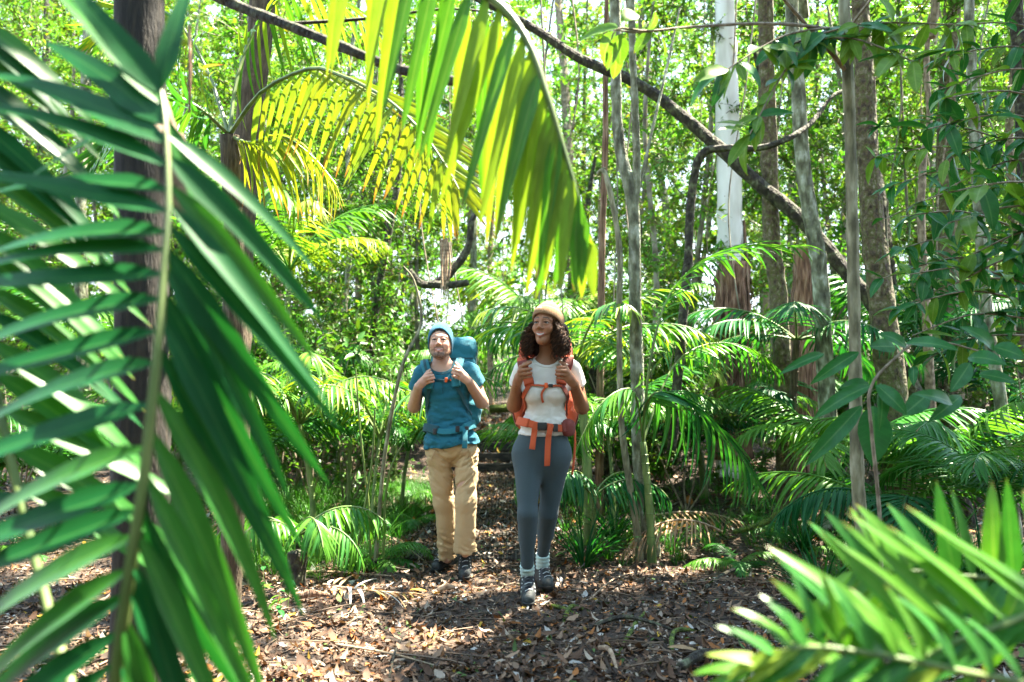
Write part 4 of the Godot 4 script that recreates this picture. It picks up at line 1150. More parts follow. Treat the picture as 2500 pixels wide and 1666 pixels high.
# ---------------------------------------------------------------- undergrowth and forest floor
func make_undergrowth() -> void:
	var lily := [[1425, 1330, 6.3, 0.62, "tufted strap-leaved lily beside the woman's boots"], [1500, 1300, 7.0, 0.5, "smaller strap-leaved tuft behind the lily by the woman"], [2010, 1420, 4.6, 0.5, "grassy strap-leaved tuft on the right at the litter's edge"], [2230, 1330, 4.6, 0.6, "dark strap-leaved tuft right of the slender pale stem"], [2180, 1230, 6.0, 0.6, "strap-leaved tuft at the foot of the mossy trunk"], [1960, 1280, 6.6, 0.45, "low strap-leaved tuft left of the slender pale stem"], [2400, 1280, 4.8, 0.7, "tall strap-leaved tuft near the right edge"]]
	for q in lily:
		var o := ground_at(q[0], q[1], q[2])
		var t := thing("strap_lily", q[4], "plant", o)
		for i in 44:
			var az := rr(0, TAU)
			var out := Vector3(cos(az), 0, sin(az))
			var y := (Vector3.UP + out * rr(0.1, 0.8)).normalized()
			var ln: float = q[3] * rr(0.6, 1.2)
			part("leaf", L.leaflet[1 + rng.randi() % 3], pick([M.frond_deep, M.frond_mid, M.frond_deep]), t, Transform3D(any_basis(y, Vector3.UP - out * 0.2) * Basis.from_scale(Vector3(rr(0.18, 0.26), ln, ln)), out * rr(0, 0.05)))
	# small ferns
	var fern := [[1800, 1345, 6.2, "little dark fern frond low on the track's right edge"], [1010, 1230, 8.2, "pale green fern at the foot of the bank by the man"], [640, 1290, 6.2, "small fern left of the low palm"], [930, 1340, 6.3, "fine fern at the edge of the track left of the man's boots"], [2080, 1300, 6.4, "fern in the shade by the slender pale stem"], [1890, 1260, 7.4, "fern beside the sunlit litter on the right"], [90, 1250, 6.6, "fern glimpsed at the left edge through the near frond"], [880, 1240, 7.6, "broad fern on the bank left of the man"], [1000, 1130, 10.0, "fern on the slope above the walkway's left side"]]
	for q in fern:
		var o := ground_at(q[0], q[1], q[2])
		var t := thing("fern", q[3], "fern", o)
		for i in 7:
			var k := rng.randi() % 5
			var bs := Basis(Vector3.UP, rr(0, TAU)) * Basis(Vector3(0, 0, 1), rr(-0.3, 0.1))
			part("frond", L.frond[k], pick([M.frond_mid, M.frond_light]), t, Transform3D(bs.scaled(Vector3.ONE * rr(0.28, 0.5)), Vector3(0, 0.02, 0)))
	# seedlings on the litter
	for q in [[680, 1520, 4.2, "leafy seedling in the sunlit litter at lower left"], [640, 1450, 4.6, "small seedling behind the near frond at lower left"], [700, 1480, 4.5, "thin seedling beside the sunlit litter"], [560, 1400, 5.0, "seedling with pale leaves left of the litter"], [2160, 1530, 3.9, "seedling between the litter and the corner palm"], [1990, 1330, 6.0, "upright seedling right of the sunlit litter patch"], [1860, 1240, 6.8, "broad-leaved seedling before the dead fronds on the right"]]:
		var o := ground_at(q[0], q[1], q[2])
		var t := thing("seedling", q[3], "seedling", o)
		var h := rr(0.14, 0.26)
		var b := MB.new()
		b.tube([Vector3(0, -0.02, 0), Vector3(0.01, h * 0.5, 0), Vector3(0, h, 0)], [0.003, 0.002], 5)
		part("stem", b.mesh(), M.stem_green, t)
		for i in 8:
			var az := rr(0, TAU)
			var d := Vector3(cos(az), rr(-0.1, 0.5), sin(az)).normalized()
			part("leaf", L.leaf[rng.randi() % 3], M.broad_lit if i % 2 else M.broad, t, Transform3D(any_basis(d, Vector3.UP) * Basis.from_scale(Vector3.ONE * rr(0.05, 0.085)), Vector3(0, h * rr(0.4, 1.0), 0)))
	# grass beside the track
	var gw := [[], [], []]
	var gt := [[], [], []]
	for i in 640:
		var left := i < 400
		var x := rr(-2.6, -0.95) if left else rr(0.5, 4.2)
		var z := rr(-11.5, -6.0) if left else rr(-10.5, -6.4)
		if not left and rng.randf() < 0.35: x = rr(1.9, 3.6); z = rr(-6.0, -3.9)
		var k := rng.randi() % 3
		gw[k].append(Transform3D(Basis(Vector3.UP, rr(0, TAU)).scaled(Vector3.ONE * rr(0.5, 1.15)), Vector3(x, gh(x, z) - 0.01, z)))
		var g := rr(0.6, 1.3)
		gt[k].append(Color(g * rr(0.8, 1.3), g, g * 0.9))
	var grass := Node3D.new()
	grass.name = "grass"
	add_child(grass)
	tag(grass, "fine green grass along both banks of the track", "grass", "", "stuff")
	for k in 3: multi("grass_tufts", L.tuft[k], M.grass, gw[k], gt[k], grass)
	# leaning canes left of the man
	var canes := [[[915, 1370], [938, 1120], [980, 900], [1028, 790], [1012, 690], [985, 650]], [[935, 1340], [945, 1180], [985, 1080]], [[860, 1330], [905, 1150], [915, 1000]], [[905, 1372], [900, 1240], [880, 1060], [868, 900]]]
	var cl := ["crooked bare stem rising beside the man's elbow", "short broken green cane by the crooked stem", "thin cane left of the crooked stem", "slim cane at the middle of the cane clump"]
	for i in canes.size():
		var o := ground_at(canes[i][0][0], canes[i][0][1], 6.2)
		var t := thing("bare_cane", cl[i], "stem", o)
		var pts := [o + Vector3.DOWN * 0.05]
		for q in canes[i]: pts.append(P(q[0], q[1], 6.2))
		pts.remove_at(1)
		wpart("stem", trunk_mesh(smooth_path(pts, 24), [0.017, 0.014, 0.011, 0.004] if i == 0 else [0.011, 0.009, 0.006], 8), M.bark_smooth if i == 0 else M.stem_green, t)
	var st := ground_at(725, 1345, 5.3)
	var stump := thing("black_stump", "short blackened stump under the low palm at left", "stump", st)
	var sbm := MB.new()
	sbm.tube([Vector3(0, -0.05, 0), Vector3(0, 0.1, 0), Vector3(0.01, 0.24, 0), Vector3(0.01, 0.26, 0)], [0.075, 0.062, 0.058, 0.03], 12, Color.WHITE, 0.4, noise)
	part("wood", sbm.mesh(), M.bark_dark, stump)
	# mossy log beside the steps
	var lg := thing("mossy_log", "mossy log lying across the bank above the steps", "log", Vector3(0.45, gh(0.45, -17.2), -17.2))
	wpart("wood", trunk_mesh([Vector3(-0.5, 0.98, -18.6), Vector3(0.0, 0.99, -18.5), Vector3(0.6, 0.95, -18.3), Vector3(1.4, 0.85, -18.0)], [0.09, 0.11, 0.1], 12, 0.3), M.moss, lg)
	var ml := thing("fallen_mossy_branch", "mossy fallen branch behind the sunlit litter on the right", "branch", ground_at(1950, 1290, 6.9))
	wpart("wood", trunk_mesh(smooth_path([P(1790, 1300, 7.0), P(1860, 1280, 7.0), P(1930, 1240, 7.1), P(2000, 1190, 7.2)], 14), [0.02, 0.026, 0.03, 0.02], 8, 0.4), M.moss, ml)

func litter_color() -> Color:
	var k := rng.randf()
	var g := rr(0.65, 1.3)
	var c := Color(0.17, 0.095, 0.055)
	if k < 0.3: c = Color(0.10, 0.055, 0.032)
	elif k < 0.52: c = Color(0.055, 0.038, 0.027)
	elif k < 0.66: c = Color(0.25, 0.165, 0.105)
	elif k < 0.74: c = Color(0.36, 0.29, 0.22)
	elif k < 0.79: c = Color(0.34, 0.13, 0.035)
	elif k < 0.82: c = Color(0.5, 0.47, 0.42)
	elif k < 0.83: c = Color(0.4, 0.25, 0.03)
	elif k < 0.85: c = Color(0.09, 0.16, 0.04)
	g *= 0.82
	return Color(c.r * g, c.g * g, c.b * g)

func make_litter() -> void:
	var root := Node3D.new()
	root.name = "leaf_litter"
	add_child(root)
	tag(root, "thick brown litter of dead leaves and bark chips on the track", "leaf litter", "", "stuff")
	var where := [[], [], [], [], [], []]
	var tint := [[], [], [], [], [], []]
	for i in 24000:
		var d := 3.1 + pow(rng.randf(), 1.35) * 8.0
		var x := rr(-0.62, 0.68) * d
		if d > 8.0:
			x = rr(-1.2, 0.6)
			d = rr(7.0, 14.6)
		var k := rng.randi() % 6
		var y := gh(x, -d) + rr(0.0, 0.018)
		if d > 6.6 and d < 14.2 and absf(x + 0.33) < 0.5:
			if rng.randf() < 0.06: continue
			y = -0.088 + rr(0.0, 0.008)
		var s := rr(0.28, 0.95)
		where[k].append(Transform3D(Basis.from_euler(Vector3(rr(-0.3, 0.3), rr(0, TAU), rr(-0.35, 0.35))).scaled(Vector3.ONE * s), Vector3(x, y, -d)))
		tint[k].append(litter_color())
	for i in 9000:
		var d := rr(8.0, 24.0)
		var x := rr(-0.62, 0.62) * d
		if i % 3 == 0: x = rr(-1.2, 0.7)
		var y := gh(x, -d) + 0.012
		if d < 14.6 and absf(x + 0.33) < 0.52: continue
		if d > 14.75 and d < 16.6 and absf(x + 0.33) < 0.72: y = -0.12 + 0.16 * floorf((d - 14.75) / 0.46) + 0.155
		var k := rng.randi() % 6
		where[k].append(Transform3D(Basis.from_euler(Vector3(rr(-0.3, 0.3), rr(0, TAU), rr(-0.3, 0.3))).scaled(Vector3.ONE * rr(0.8, 1.9)), Vector3(x, y, -d)))
		tint[k].append(litter_color())
	for k in 6: multi("leaves", L.litter[k], M.litter, where[k], tint[k], root)
	var cw := []
	var ct := []
	for i in 45000:
		var d := 3.1 + pow(rng.randf(), 1.5) * 6.5
		var x := rr(-0.62, 0.68) * d
		cw.append(Transform3D(Basis.from_euler(Vector3(rr(-0.5, 0.5), rr(0, TAU), rr(-0.5, 0.5))).scaled(Vector3.ONE * rr(0.5, 1.6)), Vector3(x, gh(x, -d) + rr(0, 0.012), -d)))
		ct.append(litter_color())
	multi("chips", L.chip, M.litter, cw, ct, root)
	var tw := []
	var tt := []
	for i in 900:
		var d := 3.1 + pow(rng.randf(), 1.3) * 7.0
		var x := rr(-0.62, 0.66) * d
		if absf(x + 0.3) < 0.8 and rng.randf() < 0.5: continue
		tw.append(Transform3D(Basis.from_euler(Vector3(0, rr(0, TAU), rr(-0.06, 0.06))).scaled(Vector3(rr(0.4, 2.2), rr(0.6, 1.5), rr(0.6, 1.5))), Vector3(x, gh(x, -d) + 0.008, -d)))
		var g := rr(0.5, 1.6)
		tt.append(Color(0.13 * g, 0.09 * g, 0.06 * g))
	multi("twigs", L.twig, M.litter, tw, tt, root)
	# sticks and leaves that can be picked out one by one
	var sticks := [[[780, 1275], [900, 1380], [1010, 1400], "long dry stick slanting to the ground left of the man's boots", 0.011], [[790, 1240], [960, 1330], [1075, 1412], "forked dry cane ending at the man's boots", 0.008], [[1080, 1460], [1110, 1490], [1200, 1510], "thin twig beside the sunlit litter before the man", 0.004], [[700, 1405], [800, 1412], [960, 1412], "dark fallen stick behind the sunlit litter", 0.01], [[820, 1590], [950, 1620], [1080, 1645], "long thin twig low in the litter at centre left", 0.005], [[1440, 1470], [1500, 1430], [1560, 1400], "straight twig right of the woman's boots", 0.006], [[1440, 1540], [1530, 1530], [1640, 1545], "dark curved root in the litter at lower centre", 0.012], [[1720, 1445], [1800, 1405], [1900, 1410], "dark arched root on the right of the track", 0.014], [[1660, 1640], [1730, 1625], [1790, 1650], "dark stub of root near the corner palm", 0.02], [[1880, 1400], [1925, 1345], [1945, 1330], "tan dry stalk standing up on the right", 0.012], [[1465, 1590], [1490, 1620], [1510, 1666], "pinkish bark strip at the bottom edge", 0.01], [[950, 1666], [965, 1620], [985, 1560], "short upright brown twig at the bottom edge", 0.005]]
	for q in sticks:
		var pts := []
		for i in 3:
			var g := on_ground(q[i][0], q[i][1])
			pts.append(g + Vector3.UP * (0.012 + (0.03 if i == 1 else 0.0)))
		var t := thing("fallen_stick", q[3], "stick", pts[1])
		wpart("wood", trunk_mesh(smooth_path(pts, 14), [q[4], q[4], q[4] * 0.5], 7, 0.35), pick([M.bark_twig, M.bark_dark, M.dry]) if q[4] < 0.011 else M.bark_dark, t)
	var roots := [[[1375, 1530], [1395, 1490], [1440, 1500], "moss-covered root at the centre of the track"], [[1515, 1590], [1550, 1540], [1575, 1500], "bright mossy root right of centre"], [[1640, 1600], [1650, 1550], [1720, 1545], "mossy root curling before the corner palm"], [[1330, 1480], [1370, 1492], [1415, 1505], "flat mossy root by the woman's front boot"]]
	for q in roots:
		var pts := []
		for i in 3: pts.append(on_ground(q[i][0], q[i][1]) + Vector3.UP * (0.018 if i == 1 else 0.0))
		var t := thing("mossy_root", q[3], "root", pts[1])
		wpart("wood", trunk_mesh(smooth_path(pts, 14), [0.008, 0.014, 0.012, 0.006], 8, 0.6), M.moss, t)
	var pale := [[1685, 1590, 0.13, "white oval leaf lying on the dark litter at lower right"], [1075, 1540, 0.1, "white leaf in the litter below the sunlit patch"], [1280, 1600, 0.12, "pale curled leaf at the bottom of the track"], [1240, 1585, 0.1, "pale grey leaf left of the curled one"], [1045, 1560, 0.07, "yellow leaf on the track below the sunlit patch"], [1180, 1425, 0.08, "green fallen leaf just in front of the man's boots"], [610, 1655, 0.08, "white pebble-like leaf at the lower left edge of the litter"], [1350, 1330, 0.1, "pale leaf lying by the lily"], [1630, 1595, 0.14, "tan curled leaf beside the mossy root"], [1140, 1420, 0.09, "pale dry leaf between the hikers' boots"], [1000, 1455, 0.11, "yellowed leaf at the back of the sunlit patch"], [1850, 1520, 0.14, "pointed dry leaf at the edge of the corner palm"]]
	for q in pale:
		var o := on_ground(q[0], q[1]) + Vector3.UP * 0.022
		var t := thing("fallen_leaf", q[3], "leaf", o)
		var mt: Material = M.pale_leaf
		if q[3].contains("yellow"): mt = M.yellow_leaf
		if q[3].contains("green"): mt = M.broad_lit
		if q[3].contains("tan") or q[3].contains("dry"): mt = M.frond_dead
		part("blade", L.leaf[rng.randi() % 2], mt, t, Transform3D(Basis.from_euler(Vector3(-PI / 2 + rr(-0.15, 0.1), rr(0, TAU), 0)) * Basis.from_scale(Vector3(q[2] * 1.1, q[2], q[2])), Vector3.ZERO))
	# torn dead frond in the sun
	var o := on_ground(900, 1455)
	var df := thing("torn_dead_frond", "bleached torn dead frond lying in the sunlit litter", "dead frond", o)
	var rach := smooth_path([on_ground(790, 1440) + Vector3.UP * 0.03, on_ground(880, 1470) + Vector3.UP * 0.06, on_ground(1000, 1470) + Vector3.UP * 0.04], 10)
	frond_parts(df, rach, Vector3(0.1, 0.2, 1).normalized(), 11, 0.26, 0.028, [0.009, 0.006, 0.003], [M.frond_dead, M.pale_leaf], {"hang": 0.15, "droop": 0.9, "lift": 0.5, "stem": M.dry, "t0": 0.05})
	for q in [[1090, 1450, "pale bone-like bark scrap before the man's boots", 0.10], [760, 1470, "red-brown curled bark piece in the sunlit litter", 0.2], [620, 1420, "orange-brown bark curl at the foot of the near frond", 0.12]]:
		var p := on_ground(q[0], q[1]) + Vector3.UP * 0.02
		var t := thing("bark_scrap", q[2], "bark", p)
		var b := MB.new()
		b.tube([Vector3(-q[3] * 0.5, 0.0, 0), Vector3(0, 0.025, 0.01), Vector3(q[3] * 0.5, 0.01, -0.02)], [0.014, 0.02, 0.01], 8, Color.WHITE, 0.5, noise, 0.5)
		part("bark", b.mesh(), M.bark_red if q[0] < 1000 else M.dry, t)

func on_ground(u: float, v: float) -> Vector3:
	var a := P(u, v, 1.0) - cam_xf.origin
	var t := 2.0
	for i in 400:
		var p := cam_xf.origin + a * t
		if p.y < gh(p.x, p.z): return Vector3(p.x, gh(p.x, p.z), p.z)
		t += 0.03
	return cam_xf.origin + a * 8.0

# ---------------------------------------------------------------- bodies as smooth distance fields
class Blob:
	var prims := []

	func cap(a: Vector3, b: Vector3, ra: float, rb: float, k := 0.03) -> void:
		prims.append([0, a, b, ra, rb, k])

	func flat(a: Vector3, b: Vector3, ra: float, rb: float, k := 0.03) -> void:   # cut straight at b
		prims.append([1, a, b, ra, rb, k])

	func ell(c: Vector3, r: Vector3, k := 0.03, bs := Basis()) -> void:
		prims.append([2, c, r, bs.inverse(), 0.0, k, bs])

	func rbox(c: Vector3, h: Vector3, rad: float, k := 0.03, bs := Basis()) -> void:
		prims.append([3, c, h - Vector3.ONE * rad, bs.inverse(), rad, k, bs, h])

	func carve(c: Vector3, r: float, k := 0.008) -> void:
		prims.append([4, c, r, 0, 0.0, k])

	func dist(q: Array, p: Vector3) -> float:
		match q[0]:
			0, 1:
				var a: Vector3 = q[1]
				var ba: Vector3 = q[2] - a
				var h: float = (p - a).dot(ba) / ba.length_squared()
				if q[0] == 0:
					h = clampf(h, 0.0, 1.0)
					return (p - a - ba * h).length() - lerpf(q[3], q[4], h)
				var l := ba.length()
				var hh := maxf(h, 0.0)
				return maxf((p - a - ba * hh).length() - lerpf(q[3], q[4], minf(hh, 1.0)), (h - 1.0) * l)
			2:
				var v: Vector3 = q[3] * (p - q[1])
				var r: Vector3 = q[2]
				var k0 := (v / r).length()
				var k1 := (v / (r * r)).length()
				return k0 * (k0 - 1.0) / maxf(k1, 1e-6)
			3:
				var v: Vector3 = (q[3] * (p - q[1])).abs() - q[2]
				return v.max(Vector3.ZERO).length() + minf(maxf(v.x, maxf(v.y, v.z)), 0.0) - q[4]
			_:
				return q[2] - (p - q[1]).length()
		return 1.0

	func eval(p: Vector3) -> float:
		var f := 1.0
		for q in prims:
			var d := dist(q, p)
			var k: float = q[5]
			if q[0] == 4:
				var h := maxf(k - absf(f - d), 0.0) / k
				f = maxf(f, d) + h * h * k * 0.25
			else:
				var h := maxf(k - absf(f - d), 0.0) / k
				f = minf(f, d) - h * h * k * 0.25
		return f

	func grad(p: Vector3) -> Vector3:
		var e := 0.004
		return Vector3(eval(p + Vector3(e, 0, 0)) - eval(p - Vector3(e, 0, 0)), eval(p + Vector3(0, e, 0)) - eval(p - Vector3(0, e, 0)), eval(p + Vector3(0, 0, e)) - eval(p - Vector3(0, 0, e))).normalized()

	func project(p: Vector3, off: float) -> Vector3:
		for i in 5:
			p -= grad(p) * (eval(p) - off)
		return p

	func bounds(q: Array) -> AABB:
		match q[0]:
			0, 1:
				var r := Vector3.ONE * maxf(q[3], q[4])
				var b := AABB(q[1] - r, r * 2.0)
				return b.merge(AABB(q[2] - r, r * 2.0))
			2:
				var r: float = maxf(q[2].x, maxf(q[2].y, q[2].z))
				return AABB(q[1] - Vector3.ONE * r, Vector3.ONE * r * 2.0)
			3:
				var r: float = (q[7] as Vector3).length()
				return AABB(q[1] - Vector3.ONE * r, Vector3.ONE * r * 2.0)
		return AABB(q[1] - Vector3.ONE * q[2], Vector3.ONE * q[2] * 2.0)

	# surface nets into a mesh builder
	func net(out: MB, cell: float, xf := Transform3D(), cut = null, paint = null, col := Color.WHITE, box := AABB()) -> void:
		var bb := box
		if bb.size == Vector3.ZERO:
			var first := true
			for q in prims:
				if q[0] == 4: continue
				bb = bounds(q) if first else bb.merge(bounds(q))
				first = false
		bb = bb.grow(cell * 3.0)
		var o := bb.position
		var nx := int(bb.size.x / cell) + 2
		var ny := int(bb.size.y / cell) + 2
		var nz := int(bb.size.z / cell) + 2
		var sy := nx
		var sz := nx * ny
		var f := PackedFloat32Array()
		f.resize(nx * ny * nz)
		f.fill(1.0)
		for q in prims:
			var k: float = q[5]
			var b := bounds(q).grow(k + cell * 3.0)
			var lo := ((b.position - o) / cell).floor()
			var hi := ((b.end - o) / cell).ceil()
			var i0 := maxi(int(lo.x), 0)
			var i1 := mini(int(hi.x), nx - 1)
			var carve_it: bool = q[0] == 4
			for z in range(maxi(int(lo.z), 0), mini(int(hi.z), nz - 1) + 1):
				for y in range(maxi(int(lo.y), 0), mini(int(hi.y), ny - 1) + 1):
					var at := z * sz + y * sy
					for x in range(i0, i1 + 1):
						var p := o + Vector3(x, y, z) * cell
						var d := dist(q, p)
						var g := f[at + x]
						if carve_it:
							var h := maxf(k - absf(g - d), 0.0) / k
							f[at + x] = maxf(g, d) + h * h * k * 0.25
						elif d < g + k:
							var h := maxf(k - absf(g - d), 0.0) / k
							f[at + x] = minf(g, d) - h * h * k * 0.25
		if cut != null:
			var lim := cell * 3.0
			for z in nz:
				for y in ny:
					var at := z * sz + y * sy
					for x in nx:
						if f[at + x] < lim:
							f[at + x] = cut.call(o + Vector3(x, y, z) * cell, f[at + x])
		var ids := PackedInt32Array()
		ids.resize(nx * ny * nz)
		ids.fill(-1)
		var offs := [0, 1, sy, sy + 1, sz, sz + 1, sz + sy, sz + sy + 1]
		var crn := [Vector3(0, 0, 0), Vector3(1, 0, 0), Vector3(0, 1, 0), Vector3(1, 1, 0), Vector3(0, 0, 1), Vector3(1, 0, 1), Vector3(0, 1, 1), Vector3(1, 1, 1)]
		var edges := [[0, 1], [2, 3], [4, 5], [6, 7], [0, 2], [1, 3], [4, 6], [5, 7], [0, 4], [1, 5], [2, 6], [3, 7]]
		var far := cell * 3.0
		for z in nz - 1:
			for y in ny - 1:
				var at := z * sz + y * sy
				for x in nx - 1:
					var i := at + x
					if absf(f[i]) > far: continue
					var m := 0
					for c in 8:
						if f[i + offs[c]] < 0.0: m |= 1 << c
					if m == 0 or m == 255: continue
					var sum := Vector3.ZERO
					var n := 0
					for e in edges:
						var a: float = f[i + offs[e[0]]]
						var b: float = f[i + offs[e[1]]]
						if (a < 0.0) != (b < 0.0):
							sum += (crn[e[0]] as Vector3).lerp(crn[e[1]], a / (a - b))
							n += 1
					var p := o + (Vector3(x, y, z) + sum / n) * cell
					ids[i] = out.vert(xf * p, Vector2(p.x, p.y), paint.call(p) if paint != null else col)
		for z in range(1, nz - 1):
			for y in range(1, ny - 1):
				var at := z * sz + y * sy
				for x in range(1, nx - 1):
					var i := at + x
					if ids[i] < 0: continue
					var inside := f[i] < 0.0
					if (f[i + 1] < 0.0) != inside:
						_face(out, ids, i - sy - sz, i - sz, i, i - sy, inside)
					if (f[i + sy] < 0.0) != inside:
						_face(out, ids, i - sz - 1, i - 1, i, i - sz, inside)
					if (f[i + sz] < 0.0) != inside:
						_face(out, ids, i - 1 - sy, i - sy, i, i - 1, inside)

	func _face(out: MB, ids: PackedInt32Array, a: int, b: int, c: int, d: int, inside: bool) -> void:
		if ids[a] < 0 or ids[b] < 0 or ids[c] < 0 or ids[d] < 0: return
		if inside: out.quad(ids[a], ids[d], ids[c], ids[b])
		else: out.quad(ids[a], ids[b], ids[c], ids[d])

func cloth_mat(c: Color, rough := 0.9, weave := 0.12, scale := 14.0) -> StandardMaterial3D:
	var m := StandardMaterial3D.new()
	m.albedo_texture = noise_tex([[0.2, c.r * (1.0 - weave), c.g * (1.0 - weave), c.b * (1.0 - weave)], [0.8, c.r * (1.0 + weave), c.g * (1.0 + weave), c.b * (1.0 + weave)]], 0.12, 256, 3, int(c.r * 997.0 + c.b * 331.0))
	m.roughness = rough
	m.uv1_triplanar = true
	m.uv1_scale = Vector3.ONE * scale
	m.rim_enabled = true
	m.rim = 0.12
	m.rim_tint = 0.7
	m.heightmap_enabled = true
	m.heightmap_texture = L.fine
	m.heightmap_scale = 0.15
	return m

# webbing laid along points: a flat band with thickness, facing away from the body
func band(pts: Array, normals: Array, width: float, thick: float, col := Color.WHITE, mb: MB = null) -> MB:
	var b := mb if mb else MB.new()
	var n := pts.size()
	var first := b.v.size()
	var prof := [Vector2(-0.5, -0.5), Vector2(-0.5, 0.25), Vector2(-0.42, 0.5), Vector2(0.42, 0.5), Vector2(0.5, 0.25), Vector2(0.5, -0.5)]
	var m := prof.size()
	for i in n:
		var t: Vector3 = ((pts[mini(i + 1, n - 1)] as Vector3) - (pts[maxi(i - 1, 0)] as Vector3)).normalized()
		var nn: Vector3 = normals[i]
		nn = (nn - t * nn.dot(t)).normalized()
		var s := t.cross(nn)
		for q in prof:
			b.vert(pts[i] + s * q.x * width + nn * q.y * thick, Vector2(q.x, float(i) / n), col)
	for i in n - 1:
		for j in m:
			var a := first + i * m + j
			var c := first + i * m + (j + 1) % m
			b.quad(a, c, c + m, a + m)
	for e in [0, n - 1]:
		for j in range(1, m - 1):
			if e == 0: b.tri(first, first + j + 1, first + j)
			else: b.tri(first + e * m, first + e * m + j, first + e * m + j + 1)
	return b

func band_on(body: Blob, pts: Array, n: int, off: float, width: float, thick: float, parent: Node3D, called: String, mat: Material) -> MeshInstance3D:
	var path := smooth_path(pts, n)
	var out := []
	var nor := []
	for p in path:
		var q := body.project(p, off)
		out.append(q)
		nor.append(body.grad(q))
	return wpart(called, band(out, nor, width, thick).mesh(), mat, parent)

func head_blob(sx: float, smile: float, jaw: float) -> Blob:
	var b := Blob.new()
	b.ell(Vector3(0, 0.035, -0.012), Vector3(0.073 * sx, 0.088, 0.092), 0.02)
	b.ell(Vector3(0, -0.03, 0.022), Vector3((0.030 + 0.030 * jaw) * sx, 0.086, 0.063), 0.03)
	for s in [-1.0, 1.0]:
		b.cap(Vector3(s * 0.050 * jaw, -0.055, 0.0), Vector3(s * 0.016 * jaw, -0.098, 0.058), 0.015 * jaw, 0.013 * jaw, 0.03)
		b.ell(Vector3(s * 0.038, -0.030 + 0.004 * smile, 0.060), Vector3(0.022, 0.022, 0.020), 0.025)
		b.cap(Vector3(s * 0.012, 0.024, 0.081), Vector3(s * 0.046, 0.024, 0.066), 0.010, 0.008, 0.02)
	b.ell(Vector3(0, -0.098, 0.060), Vector3(0.022 * jaw, 0.016, 0.017), 0.02)
	for s in [-1.0, 1.0]:
		b.carve(Vector3(s * 0.031, 0.003, 0.0985), 0.0175, 0.012)
	b.cap(Vector3(0, 0.016, 0.083), Vector3(0, -0.026, 0.104), 0.006, 0.0095, 0.012)
	for s in [-1.0, 1.0]:
		b.ell(Vector3(s * 0.012, -0.031, 0.095), Vector3(0.008, 0.007, 0.009), 0.01)
		b.cap(Vector3(s * 0.017, 0.0095, 0.0835), Vector3(s * 0.0305, 0.0115, 0.084), 0.005, 0.0052, 0.003)
		b.cap(Vector3(s * 0.0305, 0.0115, 0.084), Vector3(s * 0.045, 0.0075, 0.0745), 0.0052, 0.0045, 0.003)
		b.cap(Vector3(s * 0.017, -0.0045, 0.080), Vector3(s * 0.031, -0.0065, 0.0815), 0.0045, 0.0045, 0.004)
		b.cap(Vector3(s * 0.031, -0.0065, 0.0815), Vector3(s * 0.045, -0.0025, 0.0735), 0.0045, 0.0042, 0.004)
		b.cap(Vector3(s * 0.006, -0.060, 0.0845), Vector3(s * (0.022 + 0.007 * smile), -0.062 + 0.008 * smile, 0.076), 0.0045 + 0.001 * smile, 0.003, 0.006)
		b.cap(Vector3(0, -0.073 - 0.003 * smile, 0.0845), Vector3(s * (0.019 + 0.008 * smile), -0.066 + 0.006 * smile, 0.077), 0.0052 + 0.0014 * smile, 0.003, 0.006)
		b.ell(Vector3(s * 0.075 * sx, -0.008, -0.012), Vector3(0.008, 0.030, 0.018), 0.008)
		b.cap(Vector3(s * 0.030, -0.03, 0.078), Vector3(s * 0.034, -0.056, 0.07), 0.004, 0.004, 0.012)
	return b

func skin_paint(base: Color, brow: Color, lip: Color, beard: float, smile: float) -> Callable:
	return func(p: Vector3) -> Color:
		var c := base
		var n := noise.get_noise_3dv(p * 900.0) * 0.10
		c = Color(c.r * (1.0 + n), c.g * (1.0 + n), c.b * (1.0 + n))
		var ax := absf(p.x)
		if p.z > 0.03:
			var red := exp(-(pow((ax - 0.038) / 0.018, 2.0) + pow((p.y + 0.032) / 0.016, 2.0))) * 0.35 + exp(-(p.x * p.x + pow(p.y + 0.028, 2.0)) / 0.0002) * 0.25
			c = c.lerp(Color(c.r * 1.05, c.g * 0.7, c.b * 0.65), red)
			var by := 0.0285 + 0.004 * sin(clampf((ax - 0.012) / 0.036, 0.0, 1.0) * PI) - 0.004 * clampf((ax - 0.03) / 0.02, 0.0, 1.0)
			if ax > 0.011 and ax < 0.049 and absf(p.y - by) < 0.0034: c = c.lerp(brow, 0.85)
			if ax > 0.015 and ax < 0.046 and absf(p.y - 0.0072 + 0.003 * pow((ax - 0.03) / 0.014, 2.0)) < 0.0032 and p.z > 0.06: c = c.lerp(brow, 0.9)
			var my := -0.0665 + 0.0075 * smile * pow(ax / 0.026, 2.0)
			if ax < 0.029 and absf(p.y - my) < 0.0115 * (1.0 - pow(ax / 0.033, 2.0)) and p.z > 0.06: c = c.lerp(lip, 0.85)
			if ax < 0.024 and absf(p.y - my) < 0.0018: c = c.lerp(Color(0.1, 0.03, 0.02), 0.8)
		if beard > 0.0 and p.z > -0.03:
			var k := 0.0
			if p.y < -0.038 - 0.02 * smoothstep(0.0, 0.05, p.z) * (1.0 if ax > 0.03 else 0.0): k = smoothstep(0.02, 0.05, ax) * 0.62
			if p.y < -0.08: k = maxf(k, 0.82)
			if ax < 0.034 and ax > 0.024 and p.y < -0.05: k = maxf(k, 0.7)
			if ax < 0.03 and p.y < -0.043 and p.y > -0.057: k = maxf(k, 0.55)
			if ax < 0.008 and p.y < -0.078: k = maxf(k, 0.6)
			if p.y < -0.118: k *= 0.3
			var my2 := -0.0665 + 0.005 * pow(ax / 0.024, 2.0)
			if ax < 0.025 and absf(p.y - my2) < 0.009: k = 0.0
			c = c.lerp(Color(0.06, 0.036, 0.022), clampf(k * (0.8 + 0.6 * noise.get_noise_3dv(p * 1500.0)) * beard * 1.25, 0.0, 0.92))
		return c

